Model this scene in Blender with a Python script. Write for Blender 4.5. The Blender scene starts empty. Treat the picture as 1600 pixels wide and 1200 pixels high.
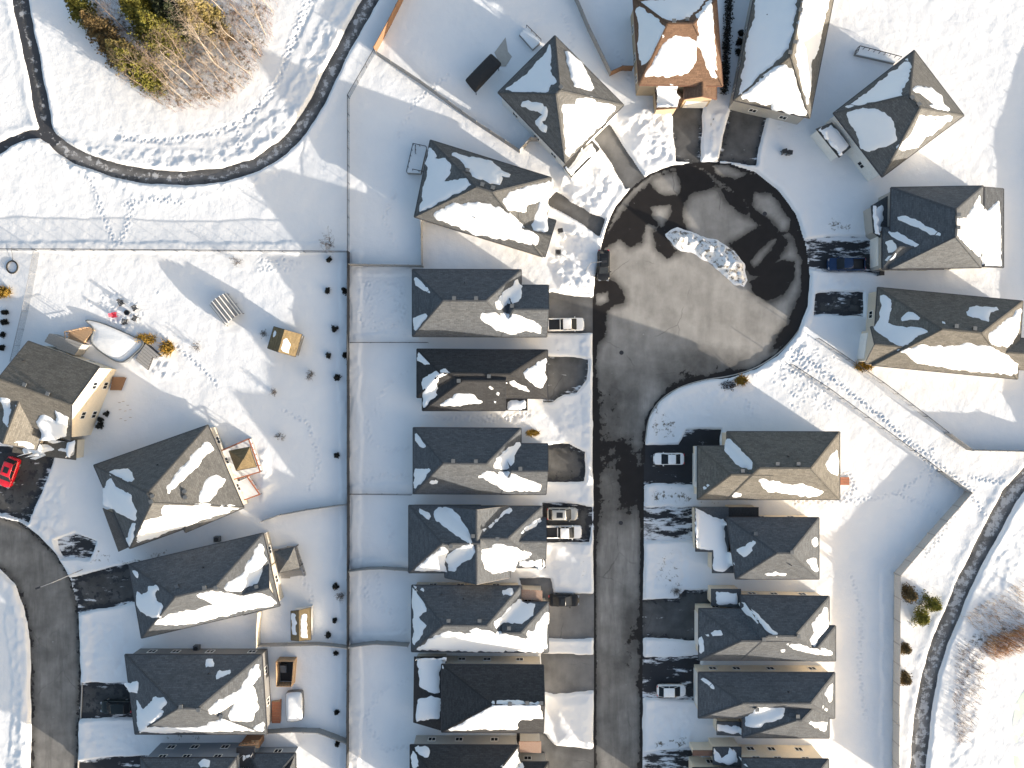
import bpy, math, random
import numpy as np
from mathutils import Vector
from mathutils.geometry import delaunay_2d_cdt

# ---------------------------------------------------------------- camera, sky, sun, exposure
scn = bpy.context.scene
COL = scn.collection
CH = 160.0 * 24.0 / 36.0                      # camera height in metres above the street
cam_d = bpy.data.cameras.new('camera'); cam_d.lens = 24; cam_d.sensor_width = 36
cam_d.clip_start = 1; cam_d.clip_end = 20000
cam = bpy.data.objects.new('camera', cam_d); COL.objects.link(cam)
cam.location = (0, 0, CH); cam.rotation_euler = (0, 0, 0)
scn.camera = cam
SUN_EL = math.radians(9.5); SUN_AZ = math.radians(-33.5)      # direction towards the sun, from +X
sdir = Vector((math.cos(SUN_EL) * math.cos(SUN_AZ), math.cos(SUN_EL) * math.sin(SUN_AZ), math.sin(SUN_EL)))
w = bpy.data.worlds.new('World'); scn.world = w; w.use_nodes = True
wn = w.node_tree; bg = wn.nodes['Background']
sky = wn.nodes.new('ShaderNodeTexSky'); sky.sky_type = 'NISHITA'; sky.sun_disc = False
sky.sun_elevation = SUN_EL; sky.sun_rotation = math.radians(90) - SUN_AZ
sky.air_density = 1.0; sky.dust_density = 4.5; sky.ozone_density = 1.0
wn.links.new(sky.outputs[0], bg.inputs[0]); bg.inputs[1].default_value = 0.15
sl = bpy.data.lights.new('sun', 'SUN'); sl.energy = 4.4; sl.angle = math.radians(0.5); sl.color = (1.0, 0.89, 0.75)
so = bpy.data.objects.new('sun', sl); COL.objects.link(so)
so.rotation_euler = sdir.to_track_quat('Z', 'Y').to_euler(); so.location = (60, -40, 60)
vs = scn.view_settings
vs.view_transform = 'Standard'; vs.look = 'None'; vs.gamma = 1.0; vs.exposure = 1.5; vs.use_curve_mapping = False
scn.cycles.max_bounces = 4; scn.cycles.diffuse_bounces = 2; scn.cycles.glossy_bounces = 2
scn.cycles.transparent_max_bounces = 6

# ---------------------------------------------------------------- helpers
def P(px, py, z=0.0):
    """ground-plan position of what the photograph shows at pixel (px,py) and height z"""
    k = (CH - z) / CH * 0.1
    return ((px - 800) * k, (600 - py) * k)
def P3(px, py, z=0.0):
    a = P(px, py, z); return (a[0], a[1], z)
def T(o, pts):
    ox, oy, s = o
    return [(ox + x / s, oy + y / s) for x, y in pts]
rng = np.random.RandomState(7)
TAB = rng.rand(16, 256, 256).astype(np.float32)
def vn(x, y, L, seed=0):
    x = np.asarray(x, float) / L + 37.3 * seed; y = np.asarray(y, float) / L + 11.7 * seed
    xi = np.floor(x).astype(int); yi = np.floor(y).astype(int)
    fx = x - xi; fy = y - yi
    fx = fx * fx * (3 - 2 * fx); fy = fy * fy * (3 - 2 * fy)
    t = TAB[seed % 16]; x0 = xi & 255; x1 = (xi + 1) & 255; y0 = yi & 255; y1 = (yi + 1) & 255
    return (t[y0, x0] * (1 - fx) + t[y0, x1] * fx) * (1 - fy) + (t[y1, x0] * (1 - fx) + t[y1, x1] * fx) * fy
def fbm(x, y, L, n=3, seed=0):
    s = 0; a = 1; tot = 0
    for i in range(n):
        s = s + a * vn(x, y, L / (2 ** i), seed + i); tot += a; a *= 0.5
    return s / tot
def sstep(a, b, x):
    t = np.clip((x - a) / (b - a), 0, 1); return t * t * (3 - 2 * t)
def pdist(X, Y, pl, closed=False):
    d = np.full(np.shape(X), 1e9); n = len(pl)
    for i in range(n if closed else n - 1):
        ax, ay = pl[i]; bx, by = pl[(i + 1) % n]
        ex, ey = bx - ax, by - ay; q = ex * ex + ey * ey + 1e-12
        t = np.clip(((X - ax) * ex + (Y - ay) * ey) / q, 0, 1)
        d = np.minimum(d, (X - ax - t * ex) ** 2 + (Y - ay - t * ey) ** 2)
    return np.sqrt(d)
def inside(X, Y, poly):
    r = np.zeros(np.shape(X), bool); n = len(poly)
    for i in range(n):
        x1, y1 = poly[i]; x2, y2 = poly[(i + 1) % n]
        if y1 == y2: continue
        c = ((y1 > Y) != (y2 > Y)) & (X < (x2 - x1) * (Y - y1) / (y2 - y1) + x1)
        r ^= c
    return r
def sd(X, Y, poly):
    return np.where(inside(X, Y, poly), -1, 1) * pdist(X, Y, poly, True)
def chaikin(p, n=2, closed=True):
    for _ in range(n):
        q = []
        m = len(p)
        for i in range(m if closed else m - 1):
            a = p[i]; b = p[(i + 1) % m]
            q.append((a[0] * .75 + b[0] * .25, a[1] * .75 + b[1] * .25))
            q.append((a[0] * .25 + b[0] * .75, a[1] * .25 + b[1] * .75))
        if not closed: q = [p[0]] + q + [p[-1]]
        p = q
    return p

# ---- node materials
def new_mat(name):
    m = bpy.data.materials.new(name); m.use_nodes = True
    return m, m.node_tree, m.node_tree.nodes['Principled BSDF']
def nd(nt, t, **kw):
    n = nt.nodes.new(t)
    for k, v in kw.items(): setattr(n, k, v)
    return n
def noise(nt, co, scale, detail=3, rough=.55):
    n = nd(nt, 'ShaderNodeTexNoise'); n.inputs['Scale'].default_value = scale
    n.inputs['Detail'].default_value = detail; n.inputs['Roughness'].default_value = rough
    nt.links.new(co, n.inputs['Vector']); return n.outputs['Fac']
def ramp(nt, fac, a, b, ca=(0, 0, 0, 1), cb=(1, 1, 1, 1)):
    r = nd(nt, 'ShaderNodeValToRGB'); e = r.color_ramp.elements
    e[0].position = a; e[0].color = ca; e[1].position = b; e[1].color = cb
    nt.links.new(fac, r.inputs[0]); return r.outputs[0]
def mix(nt, fac, a, b):
    m = nd(nt, 'ShaderNodeMix', data_type='RGBA')
    if isinstance(fac, float): m.inputs[0].default_value = fac
    else: nt.links.new(fac, m.inputs[0])
    for i, v in ((6, a), (7, b)):
        if isinstance(v, (tuple, list)): m.inputs[i].default_value = (*v[:3], 1)
        else: nt.links.new(v, m.inputs[i])
    return m.outputs[2]
def mth(nt, op, a, b=0.0, c=None):
    m = nd(nt, 'ShaderNodeMath', operation=op)
    for i, v in enumerate((a, b) if c is None else (a, b, c)):
        if isinstance(v, (int, float)): m.inputs[i].default_value = v
        else: nt.links.new(v, m.inputs[i])
    return m.outputs[0]
def bump(nt, h, dist, strength, bs, prev=None):
    b = nd(nt, 'ShaderNodeBump'); b.inputs['Distance'].default_value = dist; b.inputs['Strength'].default_value = strength
    nt.links.new(h, b.inputs['Height'])
    if prev is not None: nt.links.new(prev, b.inputs['Normal'])
    nt.links.new(b.outputs[0], bs.inputs['Normal']); return b.outputs[0]
def wpos(nt):
    return nd(nt, 'ShaderNodeNewGeometry').outputs['Position']
def attr(nt, name):
    a = nd(nt, 'ShaderNodeAttribute'); a.attribute_name = name; return a.outputs['Fac']
M = {}
def plain(name, col, rough=.7, var=.25, scale=3.0, metal=0.0, bmp=0.0):
    m, nt, bs = new_mat(name); g = wpos(nt)
    n = noise(nt, g, scale, 4)
    lo = tuple(c * (1 - var) for c in col); hi = tuple(min(1, c * (1 + var)) for c in col)
    nt.links.new(mix(nt, n, lo, hi), bs.inputs['Base Color'])
    bs.inputs['Roughness'].default_value = rough; bs.inputs['Metallic'].default_value = metal
    if bmp: bump(nt, noise(nt, g, scale * 6, 3), bmp, .6, bs)
    M[name] = m; return m

# snow on the ground: bright, slightly blue, fine crusty relief; dead grass shows through where it is thin
m, nt, bs = new_mat('snow'); g = wpos(nt)
c = mix(nt, noise(nt, g, .35, 4), (.66, .68, .71), (.74, .75, .765))
n1 = noise(nt, g, 5.0, 4); n2 = noise(nt, g, 1.6, 3)
dm = mth(nt, 'ADD', attr(nt, 'dirt'), mth(nt, 'MULTIPLY', mth(nt, 'SUBTRACT', noise(nt, g, 1.3, 8, .75), .5), 2.3))
dirtc = mix(nt, noise(nt, g, 6, 3), (.075, .065, .05), (.22, .20, .17))
nt.links.new(mix(nt, ramp(nt, dm, .5, .68), c, dirtc), bs.inputs['Base Color'])
bs.inputs['Roughness'].default_value = .75; bs.inputs['Specular IOR Level'].default_value = .25
b0 = bump(nt, n2, .075, .55, bs); bump(nt, n1, .032, .6, bs, b0)
M['snow'] = m
# snow lying on roofs
m, nt, bs = new_mat('roof_snow'); g = wpos(nt)
nt.links.new(mix(nt, noise(nt, g, .6, 3), (.70, .73, .77), (.77, .785, .80)), bs.inputs['Base Color'])
bs.inputs['Roughness'].default_value = .7; bs.inputs['Specular IOR Level'].default_value = .25
b0 = bump(nt, noise(nt, g, 1.1, 4), .10, .5, bs); bump(nt, noise(nt, g, 6, 3), .015, .5, bs, b0)
M['roof_snow'] = m
# asphalt: dry pale, wet dark, thin ice and packed snow
def asphalt(name, dry, wetc, streak=True, across=True, icemax=1.0):
    m, nt, bs = new_mat(name); g = wpos(nt)
    sep = nd(nt, 'ShaderNodeMapping'); sep.inputs['Scale'].default_value = (1, .12, 1) if streak else (1, 1, 1)
    nt.links.new(g, sep.inputs['Vector'])
    big = noise(nt, g, .25, 5, .6); st = noise(nt, sep.outputs[0], 1.5, 5, .6); fine = noise(nt, g, 14, 2)
    sy = nd(nt, 'ShaderNodeSeparateXYZ'); nt.links.new(g, sy.inputs[0])
    onroad = mth(nt, 'MULTIPLY', mth(nt, 'SUBTRACT', 3.0, sy.outputs[1]), .15) if streak else mth(nt, 'ADD', 0.0, 0.0)
    mr = nd(nt, 'ShaderNodeClamp'); nt.links.new(onroad, mr.inputs[0]); onroad = mr.outputs[0]      # tyre-worn streaks only along the straight
    swirl = nd(nt, 'ShaderNodeMapping'); swirl.inputs['Rotation'].default_value = (0, 0, .75); swirl.inputs['Scale'].default_value = (1, .3, 1); nt.links.new(g, swirl.inputs['Vector'])
    sw = noise(nt, swirl.outputs[0], .45, 7, .62)
    mf = nd(nt, 'ShaderNodeMix', data_type='FLOAT'); nt.links.new(onroad, mf.inputs[0]); nt.links.new(sw, mf.inputs[2]); nt.links.new(st, mf.inputs[3]); st = mf.outputs[0]
    v = mth(nt, 'ADD', mth(nt, 'MULTIPLY', big, .5), mth(nt, 'MULTIPLY', st, .5))
    lo = tuple(c * .72 for c in dry); hi = tuple(c * 1.22 for c in dry)
    d = mix(nt, ramp(nt, v, .36, .64), lo, hi)
    mp3 = nd(nt, 'ShaderNodeMapping'); mp3.inputs['Scale'].default_value = (.9, .10, 1) if streak else (.5, .5, 1); nt.links.new(g, mp3.inputs['Vector'])
    d = mix(nt, mth(nt, 'MULTIPLY', mth(nt, 'MULTIPLY', ramp(nt, noise(nt, mp3.outputs[0], .8, 7, .7), .5, .62), onroad), .5), d, tuple(c * .4 for c in dry))
    d = mix(nt, mth(nt, 'MULTIPLY', ramp(nt, fine, .35, .75), .25), d, tuple(c * 1.5 for c in dry))
    # cracks and sealed seams
    vo = nd(nt, 'ShaderNodeTexVoronoi', feature='DISTANCE_TO_EDGE'); vo.inputs['Scale'].default_value = .09
    wob = nd(nt, 'ShaderNodeVectorMath', operation='ADD'); nz = nd(nt, 'ShaderNodeTexNoise'); nz.inputs['Scale'].default_value = .5
    nt.links.new(g, nz.inputs['Vector']); nt.links.new(g, wob.inputs[0]); nt.links.new(nz.outputs['Color'], wob.inputs[1])
    nt.links.new(wob.outputs[0], vo.inputs['Vector'])
    crack = ramp(nt, vo.outputs['Distance'], .002, .006, (1, 1, 1, 1), (0, 0, 0, 1))
    d = mix(nt, mth(nt, 'MULTIPLY', mth(nt, 'MULTIPLY', crack, ramp(nt, noise(nt, g, .22, 2), .48, .6)), .5), d, (.04, .04, .04))
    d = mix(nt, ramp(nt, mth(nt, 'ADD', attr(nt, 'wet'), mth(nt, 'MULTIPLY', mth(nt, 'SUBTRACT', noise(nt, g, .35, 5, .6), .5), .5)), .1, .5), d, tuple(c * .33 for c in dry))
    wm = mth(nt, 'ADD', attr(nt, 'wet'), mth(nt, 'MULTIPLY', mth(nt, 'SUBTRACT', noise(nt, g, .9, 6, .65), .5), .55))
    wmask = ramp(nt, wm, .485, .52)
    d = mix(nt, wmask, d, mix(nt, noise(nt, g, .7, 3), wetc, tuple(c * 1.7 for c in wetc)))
    mp2 = nd(nt, 'ShaderNodeMapping'); mp2.inputs['Scale'].default_value = (.35, 1.25, 1) if across and not streak else (1, 1, 1); nt.links.new(g, mp2.inputs['Vector'])
    ic = mth(nt, 'ADD', attr(nt, 'ice'), mth(nt, 'MULTIPLY', mth(nt, 'SUBTRACT', noise(nt, mp2.outputs[0], .8, 8, .68), .5), 2.6))
    imask = ramp(nt, ic, .46, .66)
    d = mix(nt, mth(nt, 'MULTIPLY', imask, icemax), d, (.62, .64, .67))
    nt.links.new(d, bs.inputs['Base Color'])
    r = mth(nt, 'SUBTRACT', .85, mth(nt, 'MULTIPLY', wmask, .45)); nt.links.new(r, bs.inputs['Roughness'])
    bs.inputs['Specular IOR Level'].default_value = .18
    b0 = bump(nt, fine, .01, .5, bs); bump(nt, imask, .03, .6, bs, b0)
    M[name] = m
asphalt('asphalt', (.262, .254, .242), (.014, .0125, .012))
asphalt('driveway_asphalt', (.165, .166, .168), (.020, .021, .024), False)
asphalt('path_asphalt', (.22, .22, .225), (.035, .036, .04), False, False, .5)
# shingles: rows from the UVs (u along the eave, v up the slope) with granule speckle
def shingle(name, col, var=.35):
    m, nt, bs = new_mat(name); g = wpos(nt)
    uv = nd(nt, 'ShaderNodeUVMap').outputs[0]
    br = nd(nt, 'ShaderNodeTexBrick'); br.offset = .5; br.inputs['Scale'].default_value = 1
    br.inputs['Brick Width'].default_value = .62; br.inputs['Row Height'].default_value = .24
    br.inputs['Mortar Size'].default_value = .018; br.inputs['Bias'].default_value = 0
    br.inputs['Color1'].default_value = (*[c * (1 - var) for c in col], 1)
    br.inputs['Color2'].default_value = (*[c * (1 + var) for c in col], 1)
    br.inputs['Mortar'].default_value = (*[c * .55 for c in col], 1)
    nt.links.new(uv, br.inputs['Vector'])
    sp = noise(nt, g, 4.5, 5, .75)
    c2 = mix(nt, ramp(nt, sp, .3, .7), tuple(c * .55 for c in col), tuple(c * 1.5 for c in col))
    c3 = mix(nt, .5, br.outputs['Color'], c2)
    st = noise(nt, g, .5, 3)
    c4 = mix(nt, mth(nt, 'MULTIPLY', ramp(nt, st, .45, .75), .3), c3, tuple(c * .6 for c in col))
    nt.links.new(c4, bs.inputs['Base Color']); bs.inputs['Roughness'].default_value = .9
    bs.inputs['Specular IOR Level'].default_value = .15
    bump(nt, br.outputs['Fac'], -.02, .5, bs)
    M[name] = m
shingle('shingle_charcoal', (.092, .100, .111)); shingle('shingle_grey', (.112, .114, .115))
shingle('shingle_black', (.046, .047, .050)); shingle('shingle_brown', (.145, .092, .064))
shingle('shingle_taupe', (.134, .128, .116)); shingle('shingle_tan', (.17, .13, .075))
# lap siding: horizontal boards by height
def siding(name, col):
    m, nt, bs = new_mat(name); g = wpos(nt)
    sx = nd(nt, 'ShaderNodeSeparateXYZ'); nt.links.new(g, sx.inputs[0])
    f = mth(nt, 'FRACT', mth(nt, 'MULTIPLY', sx.outputs[2], 7.0))
    n = noise(nt, g, 2.0, 3)
    c = mix(nt, n, tuple(x * .88 for x in col), tuple(min(1, x * 1.08) for x in col))
    nt.links.new(mix(nt, ramp(nt, f, .0, .12, (1, 1, 1, 1), (0, 0, 0, 1)), c, tuple(x * .6 for x in col)), bs.inputs['Base Color'])
    bs.inputs['Roughness'].default_value = .6; bump(nt, f, .02, .5, bs); M[name] = m
siding('siding_cream', (.70, .62, .50)); siding('siding_grey', (.36, .35, .33)); siding('siding_beige', (.55, .50, .42))
siding('siding_white', (.74, .73, .70)); siding('siding_dark', (.17, .17, .17)); siding('siding_blue', (.22, .25, .29))
siding('siding_wood', (.42, .32, .21))
# brick facing
m, nt, bs = new_mat('brick_red'); g = wpos(nt)
br = nd(nt, 'ShaderNodeTexBrick'); br.inputs['Scale'].default_value = 4
br.inputs['Color1'].default_value = (.30, .15, .09, 1); br.inputs['Color2'].default_value = (.38, .22, .14, 1); br.inputs['Mortar'].default_value = (.5, .47, .42, 1)
nt.links.new(g, br.inputs['Vector']); nt.links.new(br.outputs[0], bs.inputs['Base Color']); bs.inputs['Roughness'].default_value = .85; M['brick_red'] = m
plain('trim_white', (.72, .71, .69), .5, .08); plain('trim_dark', (.035, .035, .04), .5, .2); plain('trim_brown', (.16, .08, .05), .5, .2)
plain('concrete', (.38, .36, .33), .85, .2, 2, 0, .01); plain('wood_new', (.38, .26, .16), .7, .35, 5); plain('wood_grey', (.27, .265, .26), .8, .3, 5)
plain('wood_orange', (.34, .13, .07), .7, .3, 5); plain('wood_brown', (.20, .11, .06), .75, .3, 5)
plain('board_pale', (.40, .40, .395), .8, .25, 4); plain('metal_dark', (.03, .03, .035), .45, .2, 4, .3); plain('metal_grey', (.33, .34, .36), .4, .2, 4, .6); plain('rubber', (.02, .02, .02), .8, .2)
plain('plastic_grey', (.10, .11, .12), .5, .15); plain('plastic_dark', (.02, .02, .022), .45, .2); plain('plastic_red', (.55, .03, .06), .5, .1)
plain('canvas_black', (.018, .018, .02), .8, .3); plain('bark', (.17, .13, .10), .9, .35, 6); plain('bark_pale', (.31, .265, .22), .85, .3, 8)
plain('bark_dark', (.07, .055, .045), .9, .3, 6); plain('twig_red', (.19, .11, .09), .9, .4, 2); plain('twig_tan', (.24, .17, .11), .9, .4, 2)
plain('reed', (.50, .27, .08), .9, .45, 1.2); plain('grass_gold', (.42, .27, .05), .85, .4, 4)
plain('cloth_red', (.5, .02, .05), .8, .15); plain('vinyl_dark', (.028, .03, .034), .6, .25)
def leaf(name, a, b):
    m, nt, bs = new_mat(name); g = wpos(nt)
    nt.links.new(mix(nt, ramp(nt, noise(nt, g, 1.6, 3), .3, .7), a, b), bs.inputs['Base Color'])
    bs.inputs['Roughness'].default_value = .75; bs.inputs['Specular IOR Level'].default_value = .2; M[name] = m
leaf('leaf_cedar', (.055, .058, .014), (.17, .16, .03)); leaf('leaf_yellow', (.075, .078, .014), (.24, .22, .035)); leaf('leaf_spruce', (.02, .028, .018), (.05, .06, .03))
leaf('leaf_pale', (.15, .12, .045), (.30, .25, .10)); leaf('leaf_brown', (.07, .05, .025), (.18, .13, .06)); leaf('leaf_dark', (.010, .012, .012), (.03, .032, .03))
m, nt, bs = new_mat('glass'); bs.inputs['Base Color'].default_value = (.015, .018, .022, 1); bs.inputs['Roughness'].default_value = .12; bs.inputs['Specular IOR Level'].default_value = .12
nt.links.new(mix(nt, noise(nt, wpos(nt), .8, 2), (.010, .012, .015), (.03, .035, .042)), bs.inputs['Base Color']); M['glass'] = m
def paint(name, col, rough=.25, metal=0.0):
    m, nt, bs = new_mat(name)
    nt.links.new(mix(nt, noise(nt, wpos(nt), 2.5, 5, .7), tuple(c * .82 for c in col), tuple(min(1, c * 1.1) for c in col)), bs.inputs['Base Color'])
    bs.inputs['Roughness'].default_value = rough; bs.inputs['Metallic'].default_value = metal; bs.inputs['Coat Weight'].default_value = .4 if max(col) > .2 else .1; bs.inputs['Specular IOR Level'].default_value = .5 if max(col) > .2 else .25; M[name] = m
paint('paint_white', (.82, .82, .82)); paint('paint_silver', (.42, .42, .40), .3, .3); paint('paint_black', (.015, .016, .018))
paint('paint_red', (.62, .012, .025)); paint('paint_blue', (.012, .032, .085)); paint('paint_green_black', (.012, .018, .02))
# chain link: mostly see-through wire cloth
def mesh_mat(name, col, cover):
    m, nt, bs = new_mat(name); g = wpos(nt)
    bs.inputs['Base Color'].default_value = (*col, 1); bs.inputs['Roughness'].default_value = .5
    tr = nd(nt, 'ShaderNodeBsdfTransparent'); mx = nd(nt, 'ShaderNodeMixShader')
    n = noise(nt, g, 9, 2); nt.links.new(mth(nt, 'MULTIPLY', ramp(nt, n, .2, .8), cover * 2), mx.inputs[0])
    nt.links.new(tr.outputs[0], mx.inputs[1]); nt.links.new(bs.outputs[0], mx.inputs[2])
    nt.links.new(mx.outputs[0], nt.nodes['Material Output'].inputs[0]); M[name] = m
mesh_mat('wire_black', (.02, .02, .022), .17); mesh_mat('wire_grey', (.12, .12, .12), .15); mesh_mat('slatted_black', (.018, .02, .024), .42)
m, nt, bs = new_mat('ice'); g = wpos(nt)
nt.links.new(mix(nt, ramp(nt, noise(nt, g, .12, 4), .35, .65), (.45, .56, .47), (.78, .80, .78)), bs.inputs['Base Color']); bs.inputs['Roughness'].default_value = .35; M['ice'] = m

class MB:
    def __init__(s): s.v = []; s.f = []; s.mi = []; s.uv = []
    def add(s, vs, fs, mi=0, uvs=None):
        o = len(s.v); s.v += [tuple(p) for p in vs]
        for k, f in enumerate(fs):
            s.f.append(tuple(i + o for i in f)); s.mi.append(mi)
            s.uv.append(uvs[k] if uvs else None)
    def box(s, c, size, rz=0.0, mi=0):
        ca, sa = math.cos(rz), math.sin(rz); hx, hy, hz = size[0] / 2, size[1] / 2, size[2] / 2
        vs = []
        for z in (-hz, hz):
            for x, y in ((-hx, -hy), (hx, -hy), (hx, hy), (-hx, hy)):
                vs.append((c[0] + x * ca - y * sa, c[1] + x * sa + y * ca, c[2] + z))
        s.add(vs, [(3, 2, 1, 0), (4, 5, 6, 7), (0, 1, 5, 4), (1, 2, 6, 5), (2, 3, 7, 6), (3, 0, 4, 7)], mi)
    def prism(s, poly, z0, z1, mi=0):
        n = len(poly)
        if sum(poly[i][0] * poly[(i + 1) % n][1] - poly[(i + 1) % n][0] * poly[i][1] for i in range(n)) < 0: poly = poly[::-1]
        vs = [(x, y, z0) for x, y in poly] + [(x, y, z1) for x, y in poly]
        fs = [tuple(range(n, 2 * n)), tuple(range(n - 1, -1, -1))] + [(i, (i + 1) % n, n + (i + 1) % n, n + i) for i in range(n)]
        s.add(vs, fs, mi)
    def bar(s, a, b, wd, ht, mi=0):
        """upright bar from a to b: width wd across, height ht hanging down from the points"""
        a = Vector(a); b = Vector(b); d = b - a; n = Vector((-d.y, d.x, 0))
        n = n.normalized() * wd / 2 if n.length > 1e-6 else Vector((wd / 2, 0, 0))
        dz = Vector((0, 0, -ht))
        vs = [a - n, b - n, b + n, a + n, a - n + dz, b - n + dz, b + n + dz, a + n + dz]
        s.add(vs, [(0, 1, 2, 3), (7, 6, 5, 4), (0, 4, 5, 1), (1, 5, 6, 2), (2, 6, 7, 3), (3, 7, 4, 0)], mi)
    def tube(s, pts, rad, n=5, mi=0):
        pts = [Vector(p) for p in pts]; o = len(s.v); k = len(pts)
        for i, p in enumerate(pts):
            d = (pts[min(i + 1, k - 1)] - pts[max(i - 1, 0)]); d = d.normalized() if d.length > 1e-9 else Vector((0, 0, 1))
            u = d.cross(Vector((0, 0, 1)) if abs(d.z) < .9 else Vector((1, 0, 0))).normalized(); v = d.cross(u)
            r = rad[i] if isinstance(rad, (list, tuple)) else rad
            for j in range(n):
                a = 2 * math.pi * j / n; s.v.append(tuple(p + u * (r * math.cos(a)) + v * (r * math.sin(a))))
        for i in range(k - 1):
            for j in range(n):
                s.f.append((o + i * n + j, o + i * n + (j + 1) % n, o + (i + 1) * n + (j + 1) % n, o + (i + 1) * n + j)); s.mi.append(mi); s.uv.append(None)
        s.f.append(tuple(o + j for j in range(n - 1, -1, -1))); s.mi.append(mi); s.uv.append(None)
        s.f.append(tuple(o + (k - 1) * n + j for j in range(n))); s.mi.append(mi); s.uv.append(None)
    def build(s, name, mats, parent=None, org=(0, 0, 0), smooth=False):
        me = bpy.data.meshes.new(name)
        me.from_pydata([(x - org[0], y - org[1], z - org[2]) for x, y, z in s.v], [], s.f)
        if not isinstance(mats, (list, tuple)): mats = [mats]
        for q in mats: me.materials.append(M[q])
        if len(mats) > 1: me.polygons.foreach_set('material_index', s.mi)
        if any(u is not None for u in s.uv):
            ul = me.uv_layers.new(name='UVMap')
            for p, u in zip(me.polygons, s.uv):
                if u is not None:
                    for li, t in zip(p.loop_indices, u): ul.data[li].uv = t
        if smooth: me.polygons.foreach_set('use_smooth', [True] * len(me.polygons))
        me.validate(); me.update()
        ob = bpy.data.objects.new(name, me); COL.objects.link(ob)
        if parent is not None: ob.parent = parent
        else: ob.location = org
        return ob
def tag(o, label, cat, group=None):
    o['label'] = label; o['category'] = cat
    if group: o['group'] = group
    return o
def thing(name, label, cat, loc, rz=0.0, group=None):
    e = bpy.data.objects.new(name, None); COL.objects.link(e); e.location = loc; e.rotation_euler = (0, 0, rz); e.empty_display_size = .3
    return tag(e, label, cat, group)
def struct(o, kind='structure'):
    o['kind'] = kind; return o
def copy_tree(o, parent=None):
    c = o.copy(); COL.objects.link(c); c.parent = parent
    for ch in list(o.children): copy_tree(ch, c)
    return c

# ---------------------------------------------------------------- terrain: one snow sheet over everything
STEP = .2; X0, X1, Y0, Y1 = -84.0, 84.0, -64.0, 64.0
gx = np.arange(X0, X1 + .001, STEP); gy = np.arange(Y0, Y1 + .001, STEP)
GX, GY = np.meshgrid(gx, gy)
HF = .30 + .10 * (fbm(GX, GY, 16, 3, 1) - .5) + .09 * (fbm(GX + .6 * GY, GY * .8 - .5 * GX, 3.1, 3, 3) - .5) + .065 * (fbm(GX * .8 - GY * .6, GY * .8 + GX * .6, 1.1, 3, 5) - .5)
DIRT = np.zeros_like(HF)
RAG = (fbm(GX * .77 - GY * .64, GY * .77 + GX * .64, 3.2, 4, 8) - .5) * 1.8
def win(pts, mg=4.0):
    xs = [p[0] for p in pts]; ys = [p[1] for p in pts]
    i0 = int(max(0, (min(xs) - mg - X0) / STEP)); i1 = int(min(len(gx), (max(xs) + mg - X0) / STEP + 2))
    j0 = int(max(0, (min(ys) - mg - Y0) / STEP)); j1 = int(min(len(gy), (max(ys) + mg - Y0) / STEP + 2))
    return (slice(j0, j1), slice(i0, i1))
def GP(pts): return [P(x, y) for x, y in pts]
def cut(poly, rag=.35, edge=.45, bank=0.0, bw=.8, line=None, half=None):
    """clear the snow down to the asphalt inside poly (or along a line), with a ragged edge and an optional bank"""
    s_ = win(poly)
    if line: d = pdist(GX[s_], GY[s_], poly) - half
    else: d = sd(GX[s_], GY[s_], poly)
    d = d + RAG[s_] * rag
    t = sstep(0, edge, d); h = HF[s_]
    if bank:
        ch_ = fbm(GX[s_], GY[s_], 1.1, 3, 11)
        h = h + bank * np.exp(-((d - bw) / bw) ** 2) * (.4 + 1.2 * ch_) * (d > 0)
    HF[s_] = np.minimum(h, -.15) * (1 - t) + h * t
def lumps(poly, amp, L=1.2, rise=0.0, soft=1.6, seed=9):
    s_ = win(poly); d = -sd(GX[s_], GY[s_], poly)
    k = sstep(0, soft, d + RAG[s_] * .5)
    u, v = GX[s_] * .8 - GY[s_] * .6, GY[s_] * .8 + GX[s_] * .6
    n = fbm(u, v, L * 1.8, 5, seed); b = np.abs(fbm(u + 9, v, L, 4, seed + 2) - .5) * 2
    HF[s_] += k * (rise * (.5 + fbm(u, v, 4, 2, 4)) + amp * ((n - .5) * 1.6 - b * .5 + .4 * (vn(u, v, .55, seed + 1) - .5)))
def lumpline(pl, half, amp, L=.9, rise=0.0, seed=12):
    s_ = win(pl, half + 2); d = pdist(GX[s_], GY[s_], pl)
    k = 1 - sstep(half * .5, half, d + RAG[s_] * .6)
    HF[s_] += k * (rise + amp * (fbm(GX[s_], GY[s_], L, 3, seed) - .5) * 2)
def dirt(poly, amt=.62, soft=1.5):
    s_ = win(poly); d = -sd(GX[s_], GY[s_], poly)
    DIRT[s_] = np.maximum(DIRT[s_], amt * sstep(-.3, soft, d + RAG[s_]))
def footprint(x, y, depth=.11, r=.15):
    i = int(round((x - X0) / STEP)); j = int(round((y - Y0) / STEP))
    if 3 < i < len(gx) - 4 and 3 < j < len(gy) - 4:
        s_ = (slice(j - 3, j + 4), slice(i - 3, i + 4))
        q = (GX[s_] - x) ** 2 + (GY[s_] - y) ** 2
        HF[s_] += -depth * np.exp(-q / (r * r)) + depth * .35 * np.exp(-(np.sqrt(q) - r * 2.1) ** 2 / (.12 ** 2))
rnd = random.Random(5)
def tracks(pts, step=.55, side=.16, jit=.1, depth=.12):
    pl = GP(pts); k = 0; rest = 0
    for (ax, ay), (bx, by) in zip(pl, pl[1:]):
        L = math.hypot(bx - ax, by - ay); ux, uy = (bx - ax) / L, (by - ay) / L; t = rest
        while t < L:
            q = side if k % 2 else -side
            footprint(ax + ux * t - uy * q + rnd.uniform(-jit, jit), ay + uy * t + ux * q + rnd.uniform(-jit, jit), depth * rnd.uniform(.7, 1.3))
            k += 1; t += step * rnd.uniform(.85, 1.2)
        rest = t - L
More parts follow.
